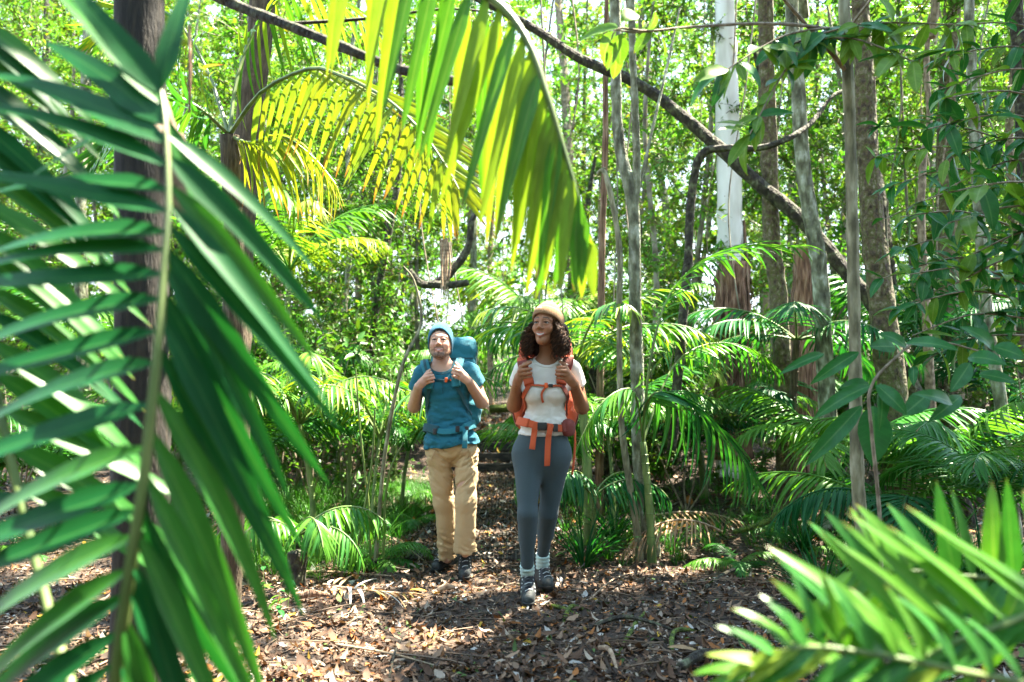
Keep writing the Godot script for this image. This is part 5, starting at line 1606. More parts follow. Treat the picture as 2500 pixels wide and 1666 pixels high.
func hand_blob(w: Vector3, knuckles: Array, tips: Array, toward: Vector3, r: float, thumb: Array) -> Blob:
	var b := Blob.new()
	var kc := Vector3.ZERO
	for k in knuckles: kc += k
	kc /= 4.0
	b.cap(w, w.lerp(kc, 0.5), r * 2.75, r * 2.7, 0.02)
	for i in 4:
		var k: Vector3 = knuckles[i]
		var t: Vector3 = tips[i]
		var rr_: float = r * [1.0, 1.04, 1.0, 0.86][i]
		b.cap(w.lerp(kc, 0.35) + (k - kc) * 0.55, k, r * 1.5, rr_ * 1.18, 0.012)
		var dirv := t - k
		var bend := k + dirv * 0.58 + toward * 0.011
		var j2 := k + dirv * 0.98 - toward * 0.004
		b.cap(k, bend, rr_ * 1.1, rr_ * 0.98, 0.004)
		b.cap(bend, j2, rr_ * 0.98, rr_ * 0.9, 0.003)
		b.cap(j2, j2 - toward * 0.022 - dirv * 0.25, rr_ * 0.9, rr_ * 0.78, 0.003)
	b.cap(w.lerp(kc, 0.3) + (knuckles[0] - kc) * 0.5, thumb[0], r * 1.35, r * 1.15, 0.012)
	b.cap(thumb[0], thumb[1], r * 1.1, r * 0.85, 0.004)
	return b

func eye_mesh(c: Vector3, gaze: Vector3, iris: Color, xf: Transform3D, r: float) -> ArrayMesh:
	var b := MB.new()
	var rows := 12
	var cols := 16
	var bs := any_basis(gaze, Vector3.UP)
	for i in rows + 1:
		var a := PI * i / rows
		for j in cols + 1:
			var ph := TAU * j / cols
			var d := bs * Vector3(sin(a) * cos(ph), cos(a), sin(a) * sin(ph))
			var col := Color(0.26, 0.24, 0.22)
			if a < 0.28: col = Color(0.005, 0.005, 0.005)
			elif a < 0.72: col = iris
			b.vert(xf * (c + d * r), Vector2.ZERO, col)
	for i in rows:
		for j in cols:
			var o := i * (cols + 1) + j
			b.quad(o, o + 1, o + cols + 2, o + cols + 1)
	return b.mesh()

# knitted hat on the head: front and side heights of its lower edge, in head axes
func beanie(front: float, side: float, back: float, grow: float, crown: float, xf: Transform3D, cuff: bool, e0: float, e1: float, ribs := 56.0) -> ArrayMesh:
	var b := MB.new()
	var c := Vector3(0, 0.035, -0.012)
	var r := Vector3(0.073 + grow, 0.088 + crown, 0.092 + grow)
	var nph := 168
	var rows := 8 if cuff else 20
	var first := 0
	for layer in 2:
		first = b.v.size()
		for i in rows + 1:
			for j in nph + 1:
				var ph := TAU * j / nph
				var cf := cos(ph)
				var ye := lerpf(side, front, pow(maxf(cf, 0.0), 0.8)) if cf > 0.0 else lerpf(side, back, -cf)
				var ee := asin(clampf((ye - c.y) / r.y, -0.98, 0.98))
				var t := float(i) / rows
				var e := lerpf(ee, PI / 2, lerpf(e0, e1, t))
				var rad := cos(e) if e > 0.0 else lerpf(1.0, cos(e), 0.25)
				var rib := 0.0011 * cos(ph * ribs) * minf(1.0, rad * 1.6) + (0.0025 * sin(t * PI) if cuff else 0.0)
				rib += 0.0035 * noise.get_noise_3d(cf * 14.0, e * 12.0, sin(ph) * 14.0) * (1.0 if not cuff else 0.3)
				if layer == 1: rib = -0.007
				b.vert(xf * (c + Vector3((r.x + rib) * rad * sin(ph), (r.y + rib) * sin(e), (r.z + rib) * rad * cf)), Vector2(j, i))
		for i in rows:
			for j in nph:
				var o := first + i * (nph + 1) + j
				if layer == 0: b.quad(o, o + nph + 1, o + nph + 2, o + 1)
				else: b.quad(o, o + 1, o + nph + 2, o + nph + 1)
	var half := (rows + 1) * (nph + 1)
	for j in nph:
		b.quad(j, j + 1, half + j + 1, half + j)
		if cuff:
			var q := rows * (nph + 1) + j
			b.quad(q, half + q, half + q + 1, q + 1)
	return b.mesh()

func boot(p: Node3D, heel: Vector3, toe: Vector3, ankle: Vector3, s: float, called_mats: Dictionary) -> void:
	var b := Blob.new()
	var f := (toe - heel)
	var fl := f.normalized()
	var up := Vector3.UP
	b.cap(heel + up * 0.045 * s, heel + f * 0.45 + up * 0.045 * s, 0.036 * s, 0.040 * s, 0.03)
	b.cap(heel + f * 0.45 + up * 0.042 * s, toe - fl * 0.036 * s + up * 0.036 * s, 0.040 * s, 0.036 * s, 0.03)
	b.cap(heel + f * 0.3 + up * 0.11 * s, heel + f * 0.68 + up * 0.05 * s, 0.034 * s, 0.032 * s, 0.03)
	b.flat(heel + f * 0.2 + up * 0.06 * s, ankle + up * 0.02, 0.042 * s, 0.046 * s, 0.03)
	var nrm := f.cross(Vector3.UP.cross(f)).normalized()
	var base_y := minf(heel.y, toe.y)
	var floor_cut := func(q: Vector3, v: float) -> float:
		var along := (q - heel).dot(fl) / f.length()
		var y0 := lerpf(heel.y, toe.y, clampf(along, 0.0, 1.0)) + 0.018 * s
		return maxf(v, y0 - q.y)
	var mb := MB.new()
	var dark := Color(0.009, 0.011, 0.012)
	var grey := Color(0.045, 0.055, 0.053)
	b.net(mb, 0.007, Transform3D(), floor_cut, func(q: Vector3) -> Color:
		var along := (q - heel).dot(fl) / f.length()
		var h := q.y - lerpf(heel.y, toe.y, clampf(along, 0.0, 1.0))
		var n := noise.get_noise_3dv(q * 500.0)
		if along > 0.84 and h < 0.07: return grey.lerp(dark, 0.4 + n)
		if h < 0.045: return Color(0.02, 0.024, 0.022)
		return dark.lerp(grey, clampf(0.25 + n * 1.2, 0.0, 1.0)) if n > 0.12 else dark)
	var bt := wpart("boot", mb.mesh(), M.boot, p)
	var sole := Blob.new()
	sole.cap(heel + up * 0.03 * s, heel + f * 0.5 + up * 0.03 * s, 0.041 * s, 0.043 * s, 0.02)
	sole.cap(heel + f * 0.5 + up * 0.03 * s, toe - fl * 0.034 * s + up * 0.03 * s, 0.043 * s, 0.041 * s, 0.02)
	var sm := MB.new()
	sole.net(sm, 0.007, Transform3D(), func(q: Vector3, v: float) -> float:
		var along := (q - heel).dot(fl) / f.length()
		var y0 := lerpf(heel.y, toe.y, clampf(along, 0.0, 1.0))
		return maxf(v, maxf(y0 - q.y, q.y - y0 - 0.024 * s)))
	part("sole", sm.mesh(), M.sole, bt)
	var side := fl.cross(up).normalized()
	for i in 6:
		var t := 0.36 + 0.07 * i
		var c := heel + f * t + up * (0.135 - 0.016 * i) * s + fl * 0.012
		c = b.project(c, 0.002)
		var lm := MB.new()
		var l := b.project(c - side * 0.024 - fl * 0.008, 0.003)
		var r := b.project(c + side * 0.024 + fl * 0.008, 0.003)
		lm.tube([l, b.project(l.lerp(r, 0.5), 0.005), r], [0.0028], 5)
		part("lace", lm.mesh(), M.lace if i % 2 else M.lace_dark, bt)
	for e in [-1, 1]:
		for i in 5:
			var t := 0.40 + 0.075 * i
			var c := b.project(heel + f * t + up * (0.12 - 0.016 * i) * s + side * e * 0.034, 0.001)
			var hm := MB.new()
			hm.box(Transform3D(any_basis(fl, b.grad(c)), c), Vector3(0.007, 0.012, 0.004))
			part("eyelet", hm.mesh(), M.lace, bt)

func make_people() -> void:
	M.skin = StandardMaterial3D.new()
	M.skin.vertex_color_use_as_albedo = true
	M.skin.roughness = 0.55
	M.skin.metallic_specular = 0.38
	M.skin.subsurf_scatter_enabled = true
	M.skin.subsurf_scatter_strength = 0.12
	M.eye = StandardMaterial3D.new()
	M.eye.vertex_color_use_as_albedo = true
	M.eye.roughness = 0.08
	M.boot = StandardMaterial3D.new()
	M.boot.vertex_color_use_as_albedo = true
	M.boot.roughness = 0.7
	M.sole = plain_mat(Color(0.016, 0.018, 0.017), 0.85)
	M.lace = plain_mat(Color(0.45, 0.47, 0.46), 0.8)
	M.lace_dark = plain_mat(Color(0.03, 0.03, 0.03), 0.8)
	M.teeth = plain_mat(Color(0.5, 0.48, 0.43), 0.3)
	M.black_plastic = plain_mat(Color(0.012, 0.014, 0.015), 0.4)
	M.orange_plastic = plain_mat(Color(0.75, 0.12, 0.025), 0.4)
	M.white_print = plain_mat(Color(0.75, 0.75, 0.73), 0.6)
	make_woman()
	make_man()

func limb_noise(p: Vector3, s: float) -> float:
	return noise.get_noise_3d(p.x * s * 4.0, p.y * s * 6.0, p.z * s * 4.0)

# ---------------------------------------------------------------- the woman
func make_woman() -> void:
	var base := Vector3(P(1320, 1476, 4.8).x, gh(0.17, -4.8), -4.8)
	var p := thing("person", "hiker in tan beanie, white t-shirt and grey leggings gripping orange pack straps", "person", base)
	var hc := P(1335, 797, 4.79)
	var fw := Vector3(-sin(0.44) * cos(0.14), sin(0.14), cos(0.44) * cos(0.14)).normalized()
	var rt := Vector3.UP.cross(fw).normalized()
	rt = (rt + Vector3(0, -0.05, 0)).normalized()
	var up := fw.cross(rt).normalized()
	var hx := Transform3D(Basis(rt, up, fw) * 1.02, hc)
	var skin := Color(0.27, 0.125, 0.064)
	var body := MB.new()
	# head
	var hb := head_blob(0.97, 1.0, 0.76)
	hb.net(body, 0.0036, hx, null, skin_paint(skin, Color(0.03, 0.017, 0.01), Color(0.34, 0.11, 0.085), 0.0, 1.0))
	# trunk, limbs
	var sl := P(1275, 906, 4.83)
	var sr := P(1397, 903, 4.83)
	var el := P(1255, 990, 4.9)
	var er := P(1421, 995, 4.9)
	var wl := P(1262, 936, 4.69)
	var wr := P(1402, 938, 4.69)
	var hl := P(1288, 1100, 4.84)
	var hr := P(1358, 1100, 4.84)
	var kl := P(1288, 1255, 4.70)
	var kr := P(1339, 1252, 4.88)
	var al := P(1287, 1392, 4.80)
	var ar := P(1324, 1362, 5.08)
	var torso := func(b: Blob, g: float) -> void:
		b.cap(P(1288, 902, 4.84), P(1386, 900, 4.84), 0.052 + g, 0.052 + g, 0.05)
		b.ell(P(1333, 945, 4.84), Vector3(0.128 + g, 0.17 + g, 0.092 + g), 0.06)
		b.ell(P(1305, 962, 4.775), Vector3(0.064 + g, 0.060 + g, 0.062 + g), 0.035)
		b.ell(P(1359, 960, 4.775), Vector3(0.064 + g, 0.060 + g, 0.062 + g), 0.035)
		b.ell(P(1331, 1030, 4.84), Vector3(0.122 + g, 0.13 + g, 0.085 + g), 0.06)
	var bb := Blob.new()
	bb.cap(P(1336, 835, 4.83), P(1333, 890, 4.86), 0.046, 0.056, 0.03)
	torso.call(bb, -0.008)
	bb.cap(sl, el, 0.047, 0.041, 0.03)
	bb.cap(el, wl, 0.041, 0.026, 0.02)
	bb.cap(sr, er, 0.047, 0.041, 0.03)
	bb.cap(er, wr, 0.041, 0.026, 0.02)
	bb.ell(P(1322, 1095, 4.84), Vector3(0.14, 0.11, 0.085), 0.05)
	bb.cap(hl, kl, 0.066, 0.034, 0.03)
	bb.cap(kl, al, 0.034, 0.022, 0.02)
	bb.cap(hr, kr, 0.066, 0.034, 0.03)
	bb.cap(kr, ar, 0.034, 0.022, 0.02)
	bb.net(body, 0.012, Transform3D(), null, func(q: Vector3) -> Color:
		var n := noise.get_noise_3dv(q * 300.0) * 0.08
		return Color(skin.r * (1.0 + n), skin.g * (1.0 + n), skin.b * (1.0 + n)))
	# hands
	var toward := Vector3(0, 0, 1)
	var kn := [P(1271, 897, 4.655), P(1269, 906, 4.645), P(1270, 915, 4.65), P(1273, 923, 4.665)]
	var tp := [P(1296, 885, 4.65), P(1296, 901, 4.645), P(1297, 911, 4.645), P(1296, 920, 4.655)]
	hand_blob(wl, kn, tp, toward, 0.0100, [P(1280, 890, 4.70), P(1292, 884, 4.72)]).net(body, 0.0038, Transform3D(), null, func(q: Vector3) -> Color: return skin * (1.0 + noise.get_noise_3dv(q * 700.0) * 0.12))
	var kn2 := [P(1381, 898, 4.66), P(1383, 907, 4.65), P(1382, 916, 4.655), P(1379, 925, 4.665)]
	var tp2 := [P(1362, 897, 4.655), P(1359, 905, 4.648), P(1358, 914, 4.648), P(1360, 923, 4.655)]
	hand_blob(wr, kn2, tp2, toward, 0.0100, [P(1378, 889, 4.70), P(1368, 884, 4.72)]).net(body, 0.0038, Transform3D(), null, func(q: Vector3) -> Color: return skin * (1.0 + noise.get_noise_3dv(q * 700.0) * 0.12))
	wpart("body", body.mesh(), M.skin, p)
	# eyes and teeth
	for s in [-1.0, 1.0]:
		wpart("eye", eye_mesh(Vector3(s * 0.031, 0.0028, 0.0715), Vector3(-0.2, 0.12, 1), Color(0.03, 0.014, 0.007), hx, 0.0125), M.eye, p)
	wpart("teeth", mouth_mesh(hb, hx, 0.0235, 0.0046, 1.25), M.teeth, p)
	# shirt
	var sh := Blob.new()
	torso.call(sh, 0.004)
	sh.ell(P(1322, 1106, 4.84), Vector3(0.172, 0.156, 0.114), 0.06)
	sh.ell(P(1327, 1055, 4.84), Vector3(0.139, 0.127, 0.097), 0.06)
	sh.flat(sl, sl.lerp(el, 0.42), 0.056, 0.062, 0.03)
	sh.flat(sr, sr.lerp(er, 0.42), 0.056, 0.062, 0.03)
	var nc := P(1335, 858, 4.80)
	var hem := P(1332, 1066, 4.8).y
	var smb := MB.new()
	sh.net(smb, 0.0085, Transform3D(), func(q: Vector3, v: float) -> float:
		var w := v + 0.0045 * limb_noise(q, 55.0)
		w += 0.024 * smoothstep(0.24, 0.04, q.y - hem) * absf(noise.get_noise_3d(q.x * 70.0, q.y * 420.0 + q.x * 120.0, q.z * 70.0))
		w = maxf(w, 0.083 - Vector3((q.x - nc.x) * 1.0, (q.y - nc.y), (q.z - nc.z) * 0.85).length())
		return maxf(w, hem + 0.02 * absf(q.x - base.x) * 2.0 - q.y))
	M.white_tee = cloth_mat(Color(0.63, 0.62, 0.56), 0.92, 0.05)
	var shirt := wpart("shirt", smb.mesh(), M.white_tee, p)
	# neck band
	var ring := []
	var rn := []
	for i in 33:
		var a := TAU * i / 32.0
		var q := nc + Vector3(cos(a) * 0.079, 0, sin(a) * 0.085)
		q.y = nc.y - 0.038 - 0.034 * sin(a)
		q = sh.project(q, 0.002)
		ring.append(q)
		rn.append(sh.grad(q))
	part("neck_band", band(ring, rn, 0.014, 0.004).mesh(), M.white_tee, shirt)
	# leggings
	var lg := Blob.new()
	lg.ell(P(1322, 1106, 4.84), Vector3(0.166, 0.15, 0.108), 0.06)
	lg.ell(P(1327, 1055, 4.84), Vector3(0.132, 0.12, 0.09), 0.06)
	lg.cap(P(1290, 1112, 4.84), kl, 0.092, 0.053, 0.045)
	lg.flat(kl, al + (al - kl).normalized() * -0.02, 0.053, 0.037, 0.03)
	lg.cap(kl.lerp(al, 0.12) + Vector3(0, 0, -0.015), kl.lerp(al, 0.45) + Vector3(0, 0, -0.02), 0.05, 0.046, 0.03)
	lg.cap(P(1356, 1112, 4.84), kr, 0.092, 0.053, 0.045)
	lg.flat(kr, ar + (ar - kr).normalized() * -0.03, 0.053, 0.037, 0.03)
	lg.cap(kr.lerp(ar, 0.12) + Vector3(0, 0, -0.015), kr.lerp(ar, 0.45) + Vector3(0, 0, -0.02), 0.05, 0.046, 0.03)
	var lmb := MB.new()
	lg.net(lmb, 0.0095, Transform3D(), func(q: Vector3, v: float) -> float: return maxf(v + 0.0016 * limb_noise(q, 50.0), q.y - hem - 0.03))
	M.leggings = cloth_mat(Color(0.036, 0.060, 0.068), 0.85, 0.3, 20.0)
	wpart("leggings", lmb.mesh(), M.leggings, p)
	# socks and boots
	M.sock = cloth_mat(Color(0.42, 0.56, 0.52), 0.95, 0.08, 20.0)
	var f1h := P(1287, 1440, 4.92)
	var f1t := P(1291, 1476, 4.64)
	f1h.y = gh(f1h.x, f1h.z) + 0.012
	f1t.y = gh(f1t.x, f1t.z) + 0.008
	var f2h := P(1320, 1420, 5.16)
	var f2t := P(1340, 1449, 4.91)
	f2h.y = gh(f2h.x, f2h.z) + 0.03
	f2t.y = gh(f2t.x, f2t.z) + 0.008
	for q in [[al, f1h, f1t, kl], [ar, f2h, f2t, kr]]:
		var ank: Vector3 = (q[1] as Vector3).lerp(q[2], 0.22) + Vector3.UP * 0.15
		var sb := Blob.new()
		var topk: Vector3 = (q[0] as Vector3) + ((q[3] as Vector3) - (q[0] as Vector3)).normalized() * 0.035
		sb.flat(ank - Vector3.UP * 0.06, topk, 0.041, 0.043, 0.01)
		var sm := MB.new()
		sb.net(sm, 0.007, Transform3D(), func(r: Vector3, v: float) -> float: return v + 0.003 * sin(r.y * 260.0 + 2.0 * noise.get_noise_3dv(r * 60.0)))
		wpart("sock", sm.mesh(), M.sock, p)
		boot(p, q[1], q[2], ank - Vector3.UP * 0.01, 1.0, {})
	# beanie
	M.tan_knit = cloth_mat(Color(0.25, 0.14, 0.062), 0.95, 0.18, 26.0)
	var hat := wpart("beanie", beanie(0.064, 0.018, -0.03, 0.010, 0.026, hx, false, 0.25, 1.0), M.tan_knit, p)
	part("cuff", beanie(0.058, 0.006, -0.045, 0.015, 0.026, hx, true, 0.0, 0.36), M.tan_knit, hat)
	var lo := MB.new()
	lo.box(hx * Transform3D(Basis(Vector3.UP, -0.08) * Basis(Vector3.RIGHT, -0.5), Vector3(-0.012, 0.088, 0.0995)), Vector3(0.022, 0.006, 0.002))
	part("emblem", lo.mesh(), M.white_print, hat)
	make_hair(p, hx)
	woman_pack(sh, lg)

func mouth_mesh(hb: Blob, hx: Transform3D, half: float, tall: float, smile: float) -> ArrayMesh:
	var b := MB.new()
	for i in 13:
		var x := lerpf(-half, half, i / 12.0)
		var y := -0.0655 + 0.006 * smile * pow(x / 0.024, 2.0)
		var h := tall * sqrt(maxf(1.0 - pow(x / half, 2.0), 0.02))
		for j in 4:
			var q := Vector3(x, y + h * (j / 3.0 * 1.6 - 0.95), 0.1)
			for s in 40:
				if hb.eval(q) < 0.0012: break
				q.z -= 0.001
			b.vert(hx * q)
	for i in 12:
		for j in 3:
			var o := i * 4 + j
			b.quad(o, o + 1, o + 5, o + 4)
	return b.mesh()

func make_hair(p: Node3D, hx: Transform3D) -> void:
	# the dense underlying mass, then single curls
	M.hair = StandardMaterial3D.new()
	M.hair.vertex_color_use_as_albedo = true
	M.hair.roughness = 0.6
	M.hair.metallic_specular = 0.3
	var b := MB.new()
	var mass := Blob.new()
	mass.ell(Vector3(0, -0.01, -0.05), Vector3(0.085, 0.09, 0.07), 0.04)
	for s in [-1.0, 1.0]:
		mass.cap(Vector3(s * 0.080, 0.01, -0.015), Vector3(s * 0.090, -0.10, -0.015), 0.016, 0.020, 0.04)
		mass.cap(Vector3(s * 0.06, -0.02, -0.07), Vector3(s * 0.07, -0.13, -0.06), 0.04, 0.035, 0.04)
	mass.net(b, 0.008, hx, func(q: Vector3, v: float) -> float: return v + 0.012 * noise.get_noise_3dv(q * 260.0), null, Color(0.012, 0.007, 0.005))
	for i in 1500:
		var ph := rr(0.78, TAU - 0.78)
		if rng.randf() < 0.6: ph = rr(0.8, 1.9) if rng.randf() < 0.5 else TAU - rr(0.8, 1.9)
		var inner := rr(0.82, 1.0)
		var st := Vector3(sin(ph) * 0.078 * inner, rr(-0.03, 0.035), cos(ph) * 0.09 * inner - 0.012)
		var out := Vector3(sin(ph), 0, cos(ph) * 0.8)
		var ln := rr(0.10, 0.185)
		var flare := rr(0.012, 0.072)
		var pts := []
		var turns := rr(3.0, 5.5)
		var r0 := rr(0.005, 0.0115)
		var off := rr(0, TAU)
		for k in 31:
			var t := k / 30.0
			var q := st + out * flare * sin(minf(t * 1.25, 1.0) * PI * 0.5) + Vector3.DOWN * ln * t
			q.z = minf(q.z, 0.052 - 0.02 * t)
			var a := off + t * turns * TAU
			pts.append(hx * (q + Vector3(cos(a), 0, sin(a)) * r0 * minf(t * 4.0, 1.0)))
		var g := rr(0.6, 1.6)
		if rng.randf() < 0.35: g = rr(2.0, 5.5)
		b.tube(pts, [0.0013, 0.0013, 0.0007], 3, Color(0.022 * g, 0.0115 * g, 0.006 * g))
	wpart("hair", b.mesh(), M.hair, p)

func woman_pack(sh: Blob, lg: Blob) -> void:
	var base := P(1332, 1040, 5.02)
	base.y = P(1332, 1060, 5.0).y
	var k := thing("backpack", "orange and maroon hiking backpack worn by the woman", "backpack", base)
	M.orange = cloth_mat(Color(0.50, 0.082, 0.02), 0.8, 0.15, 18.0)
	M.maroon = cloth_mat(Color(0.17, 0.032, 0.022), 0.85, 0.15, 18.0)
	var sacb := Blob.new()
	var c := P(1332, 945, 5.03)
	sacb.rbox(c, Vector3(0.155, 0.27, 0.10), 0.07, 0.03)
	sacb.rbox(c + Vector3(0, 0.23, -0.01), Vector3(0.158, 0.08, 0.11), 0.06, 0.02)
	sacb.ell(c + Vector3(-0.15, -0.13, 0.0), Vector3(0.05, 0.13, 0.07), 0.03)
	sacb.ell(c + Vector3(0.15, -0.13, 0.0), Vector3(0.05, 0.13, 0.07), 0.03)
	var m := MB.new()
	sacb.net(m, 0.011, Transform3D(), func(q: Vector3, v: float) -> float: return v + 0.006 * limb_noise(q, 40.0))
	wpart("sack", m.mesh(), M.orange, k)
	for s in [-1.0, 1.0]:
		band_on(sacb, [c + Vector3(s * 0.15, 0.24, 0.02), c + Vector3(s * 0.17, 0.1, 0.03), c + Vector3(s * 0.2, -0.1, 0.02), c + Vector3(s * 0.17, -0.24, 0.02)], 14, 0.004, 0.02, 0.004, k, "compression_strap", M.maroon)
	# shoulder straps on the shirt
	var runs := [[P(1288, 862, 4.98), P(1277, 872, 4.88), P(1275, 884, 4.78), P(1280, 905, 4.72), P(1284, 930, 4.70)], [P(1380, 862, 4.98), P(1388, 870, 4.88), P(1388, 883, 4.78), P(1380, 905, 4.72), P(1377, 930, 4.70)]]
	var lows := [[P(1284, 930, 4.70), P(1276, 960, 4.72), P(1268, 990, 4.80), P(1268, 1010, 4.90)], [P(1377, 930, 4.70), P(1386, 960, 4.72), P(1396, 990, 4.80), P(1396, 1010, 4.90)]]
	for i in 2:
		var st := band_on(sh, runs[i], 18, 0.012, 0.058, 0.018, k, "shoulder_strap", M.orange)
		var path := smooth_path(runs[i], 18)
		var pts := []
		var nor := []
		for j in range(9 if i == 0 else 8, 13 if i == 0 else 13):
			var q := sh.project(path[j], 0.0235)
			pts.append(q)
			nor.append(sh.grad(q))
		part("padded_patch", band(pts, nor, 0.060, 0.006).mesh(), M.maroon, st)
		band_on(sh, lows[i], 10, 0.008, 0.03, 0.006, k, "lower_strap", M.orange if i == 0 else M.maroon)
	# mountain mark on the left-shoulder patch
	var mk := sh.project(P(1382, 887, 4.72), 0.0285)
	var g := sh.grad(mk)
	var e := MB.new()
	var bs := any_basis(Vector3.UP, g)
	for t in [[-0.011, 0.0, -0.004, 0.008, 0.001], [-0.004, 0.008, 0.001, 0.002, 0.0], [0.001, 0.002, 0.004, 0.006, 0.0], [0.004, 0.006, 0.012, -0.001, 0.0]]:
		var a: Vector3 = mk + bs * Vector3(t[0], t[1], 0)
		var b2: Vector3 = mk + bs * Vector3(t[2], t[3], 0)
		e.tube([a, b2], [0.0018], 5)
	wpart("emblem", e.mesh(), M.white_print, k)
	# chest strap, buckle, tail
	var cs := [P(1286, 931, 4.70), P(1310, 933, 4.69), P(1334, 936, 4.69), P(1358, 936, 4.69), P(1378, 937, 4.70)]
	band_on(sh, cs, 20, 0.010, 0.013, 0.003, k, "chest_strap", M.orange)
	var bk := sh.project(P(1333, 935, 4.68), 0.015)
	var bg := any_basis(Vector3.UP, sh.grad(bk))
	var b1 := MB.new()
	b1.box(Transform3D(bg, bk + bg * Vector3(0, 0.002, 0)), Vector3(0.020, 0.030, 0.010), Color.WHITE, 0.003)
	wpart("chest_buckle", b1.mesh(), M.orange_plastic, k)
	var b3 := MB.new()
	b3.box(Transform3D(bg, bk + bg * Vector3(0.026, 0.0, 0)), Vector3(0.026, 0.020, 0.010), Color.WHITE, 0.003)
	wpart("chest_buckle", b3.mesh(), M.black_plastic, k)
	band_on(sh, [P(1331, 942, 4.69), P(1326, 960, 4.68), P(1326, 978, 4.69), P(1328, 990, 4.70)], 10, 0.008, 0.013, 0.003, k, "strap_tail", M.orange)
	# hip belt: padded fins and webbing, buckle, tails
	var belt := Blob.new()
	belt.prims = sh.prims + lg.prims
	band_on(belt, [P(1262, 1022, 4.95), P(1264, 1026, 4.86), P(1275, 1031, 4.79), P(1292, 1034, 4.75)], 12, 0.010, 0.05, 0.014, k, "hip_fin", M.orange)
	band_on(belt, [P(1288, 1033, 4.75), P(1310, 1040, 4.74), P(1335, 1043, 4.73), P(1365, 1046, 4.74), P(1385, 1046, 4.78)], 22, 0.008, 0.042, 0.005, k, "hip_belt", M.orange)
	var fin := band_on(belt, [P(1368, 1044, 4.76), P(1384, 1044, 4.80), P(1396, 1043, 4.86), P(1402, 1042, 4.95)], 12, 0.010, 0.056, 0.014, k, "hip_fin", M.maroon)
	var hb := Blob.new()
	hb.ell(P(1387, 1044, 4.79), Vector3(0.042, 0.05, 0.03), 0.02, Basis(Vector3.UP, 0.7))
	hb.rbox(P(1387, 1046, 4.79), Vector3(0.036, 0.038, 0.026), 0.02, 0.03, Basis(Vector3.UP, 0.7))
	var hm := MB.new()
	hb.net(hm, 0.007)
	wpart("hip_pocket", hm.mesh(), M.maroon, k)
	var bw := belt.project(P(1324, 1042, 4.72), 0.018)
	var bwg := any_basis(Vector3.UP, belt.grad(bw))
	var b4 := MB.new()
	b4.box(Transform3D(bwg, bw), Vector3(0.055, 0.046, 0.012), Color.WHITE, 0.004)
	wpart("hip_buckle", b4.mesh(), M.black_plastic, k)
	var bw2 := belt.project(P(1356, 1045, 4.72), 0.016)
	var b5 := MB.new()
	b5.box(Transform3D(any_basis(Vector3.UP, belt.grad(bw2)), bw2), Vector3(0.03, 0.046, 0.012), Color.WHITE, 0.004)
	wpart("hip_buckle", b5.mesh(), M.black_plastic, k)
	for q in [[[1307, 1030], [1302, 1052], [1299, 1078], [1297, 1098]], [[1348, 1036], [1341, 1066], [1338, 1110], [1337, 1142]]]:
		var pts := []
		var nor := []
		for i in 4:
			pts.append(P(q[i][0], q[i][1], 4.68))
			nor.append(Vector3(0.1, 0, 1))
		var path := smooth_path(pts, 14)
		var nn := []
		for i in path.size():
			path[i] = belt.project(path[i], 0.022 if i < 5 else 0.016)
			nn.append((belt.grad(path[i]) + Vector3(0.5 * sin(i * 0.55), 0, 0.6)).normalized())
		wpart("belt_tail", band(path, nn, 0.034, 0.003).mesh(), M.orange, k)
	var tl := smooth_path([P(1403, 1050, 4.9), P(1404, 1085, 4.88), P(1401, 1125, 4.87), P(1397, 1160, 4.87)], 10)
	var tn := []
	for i in tl.size(): tn.append(Vector3(0.2, 0, 1))
	wpart("strap_tail", band(tl, tn, 0.013, 0.003).mesh(), M.orange, k)

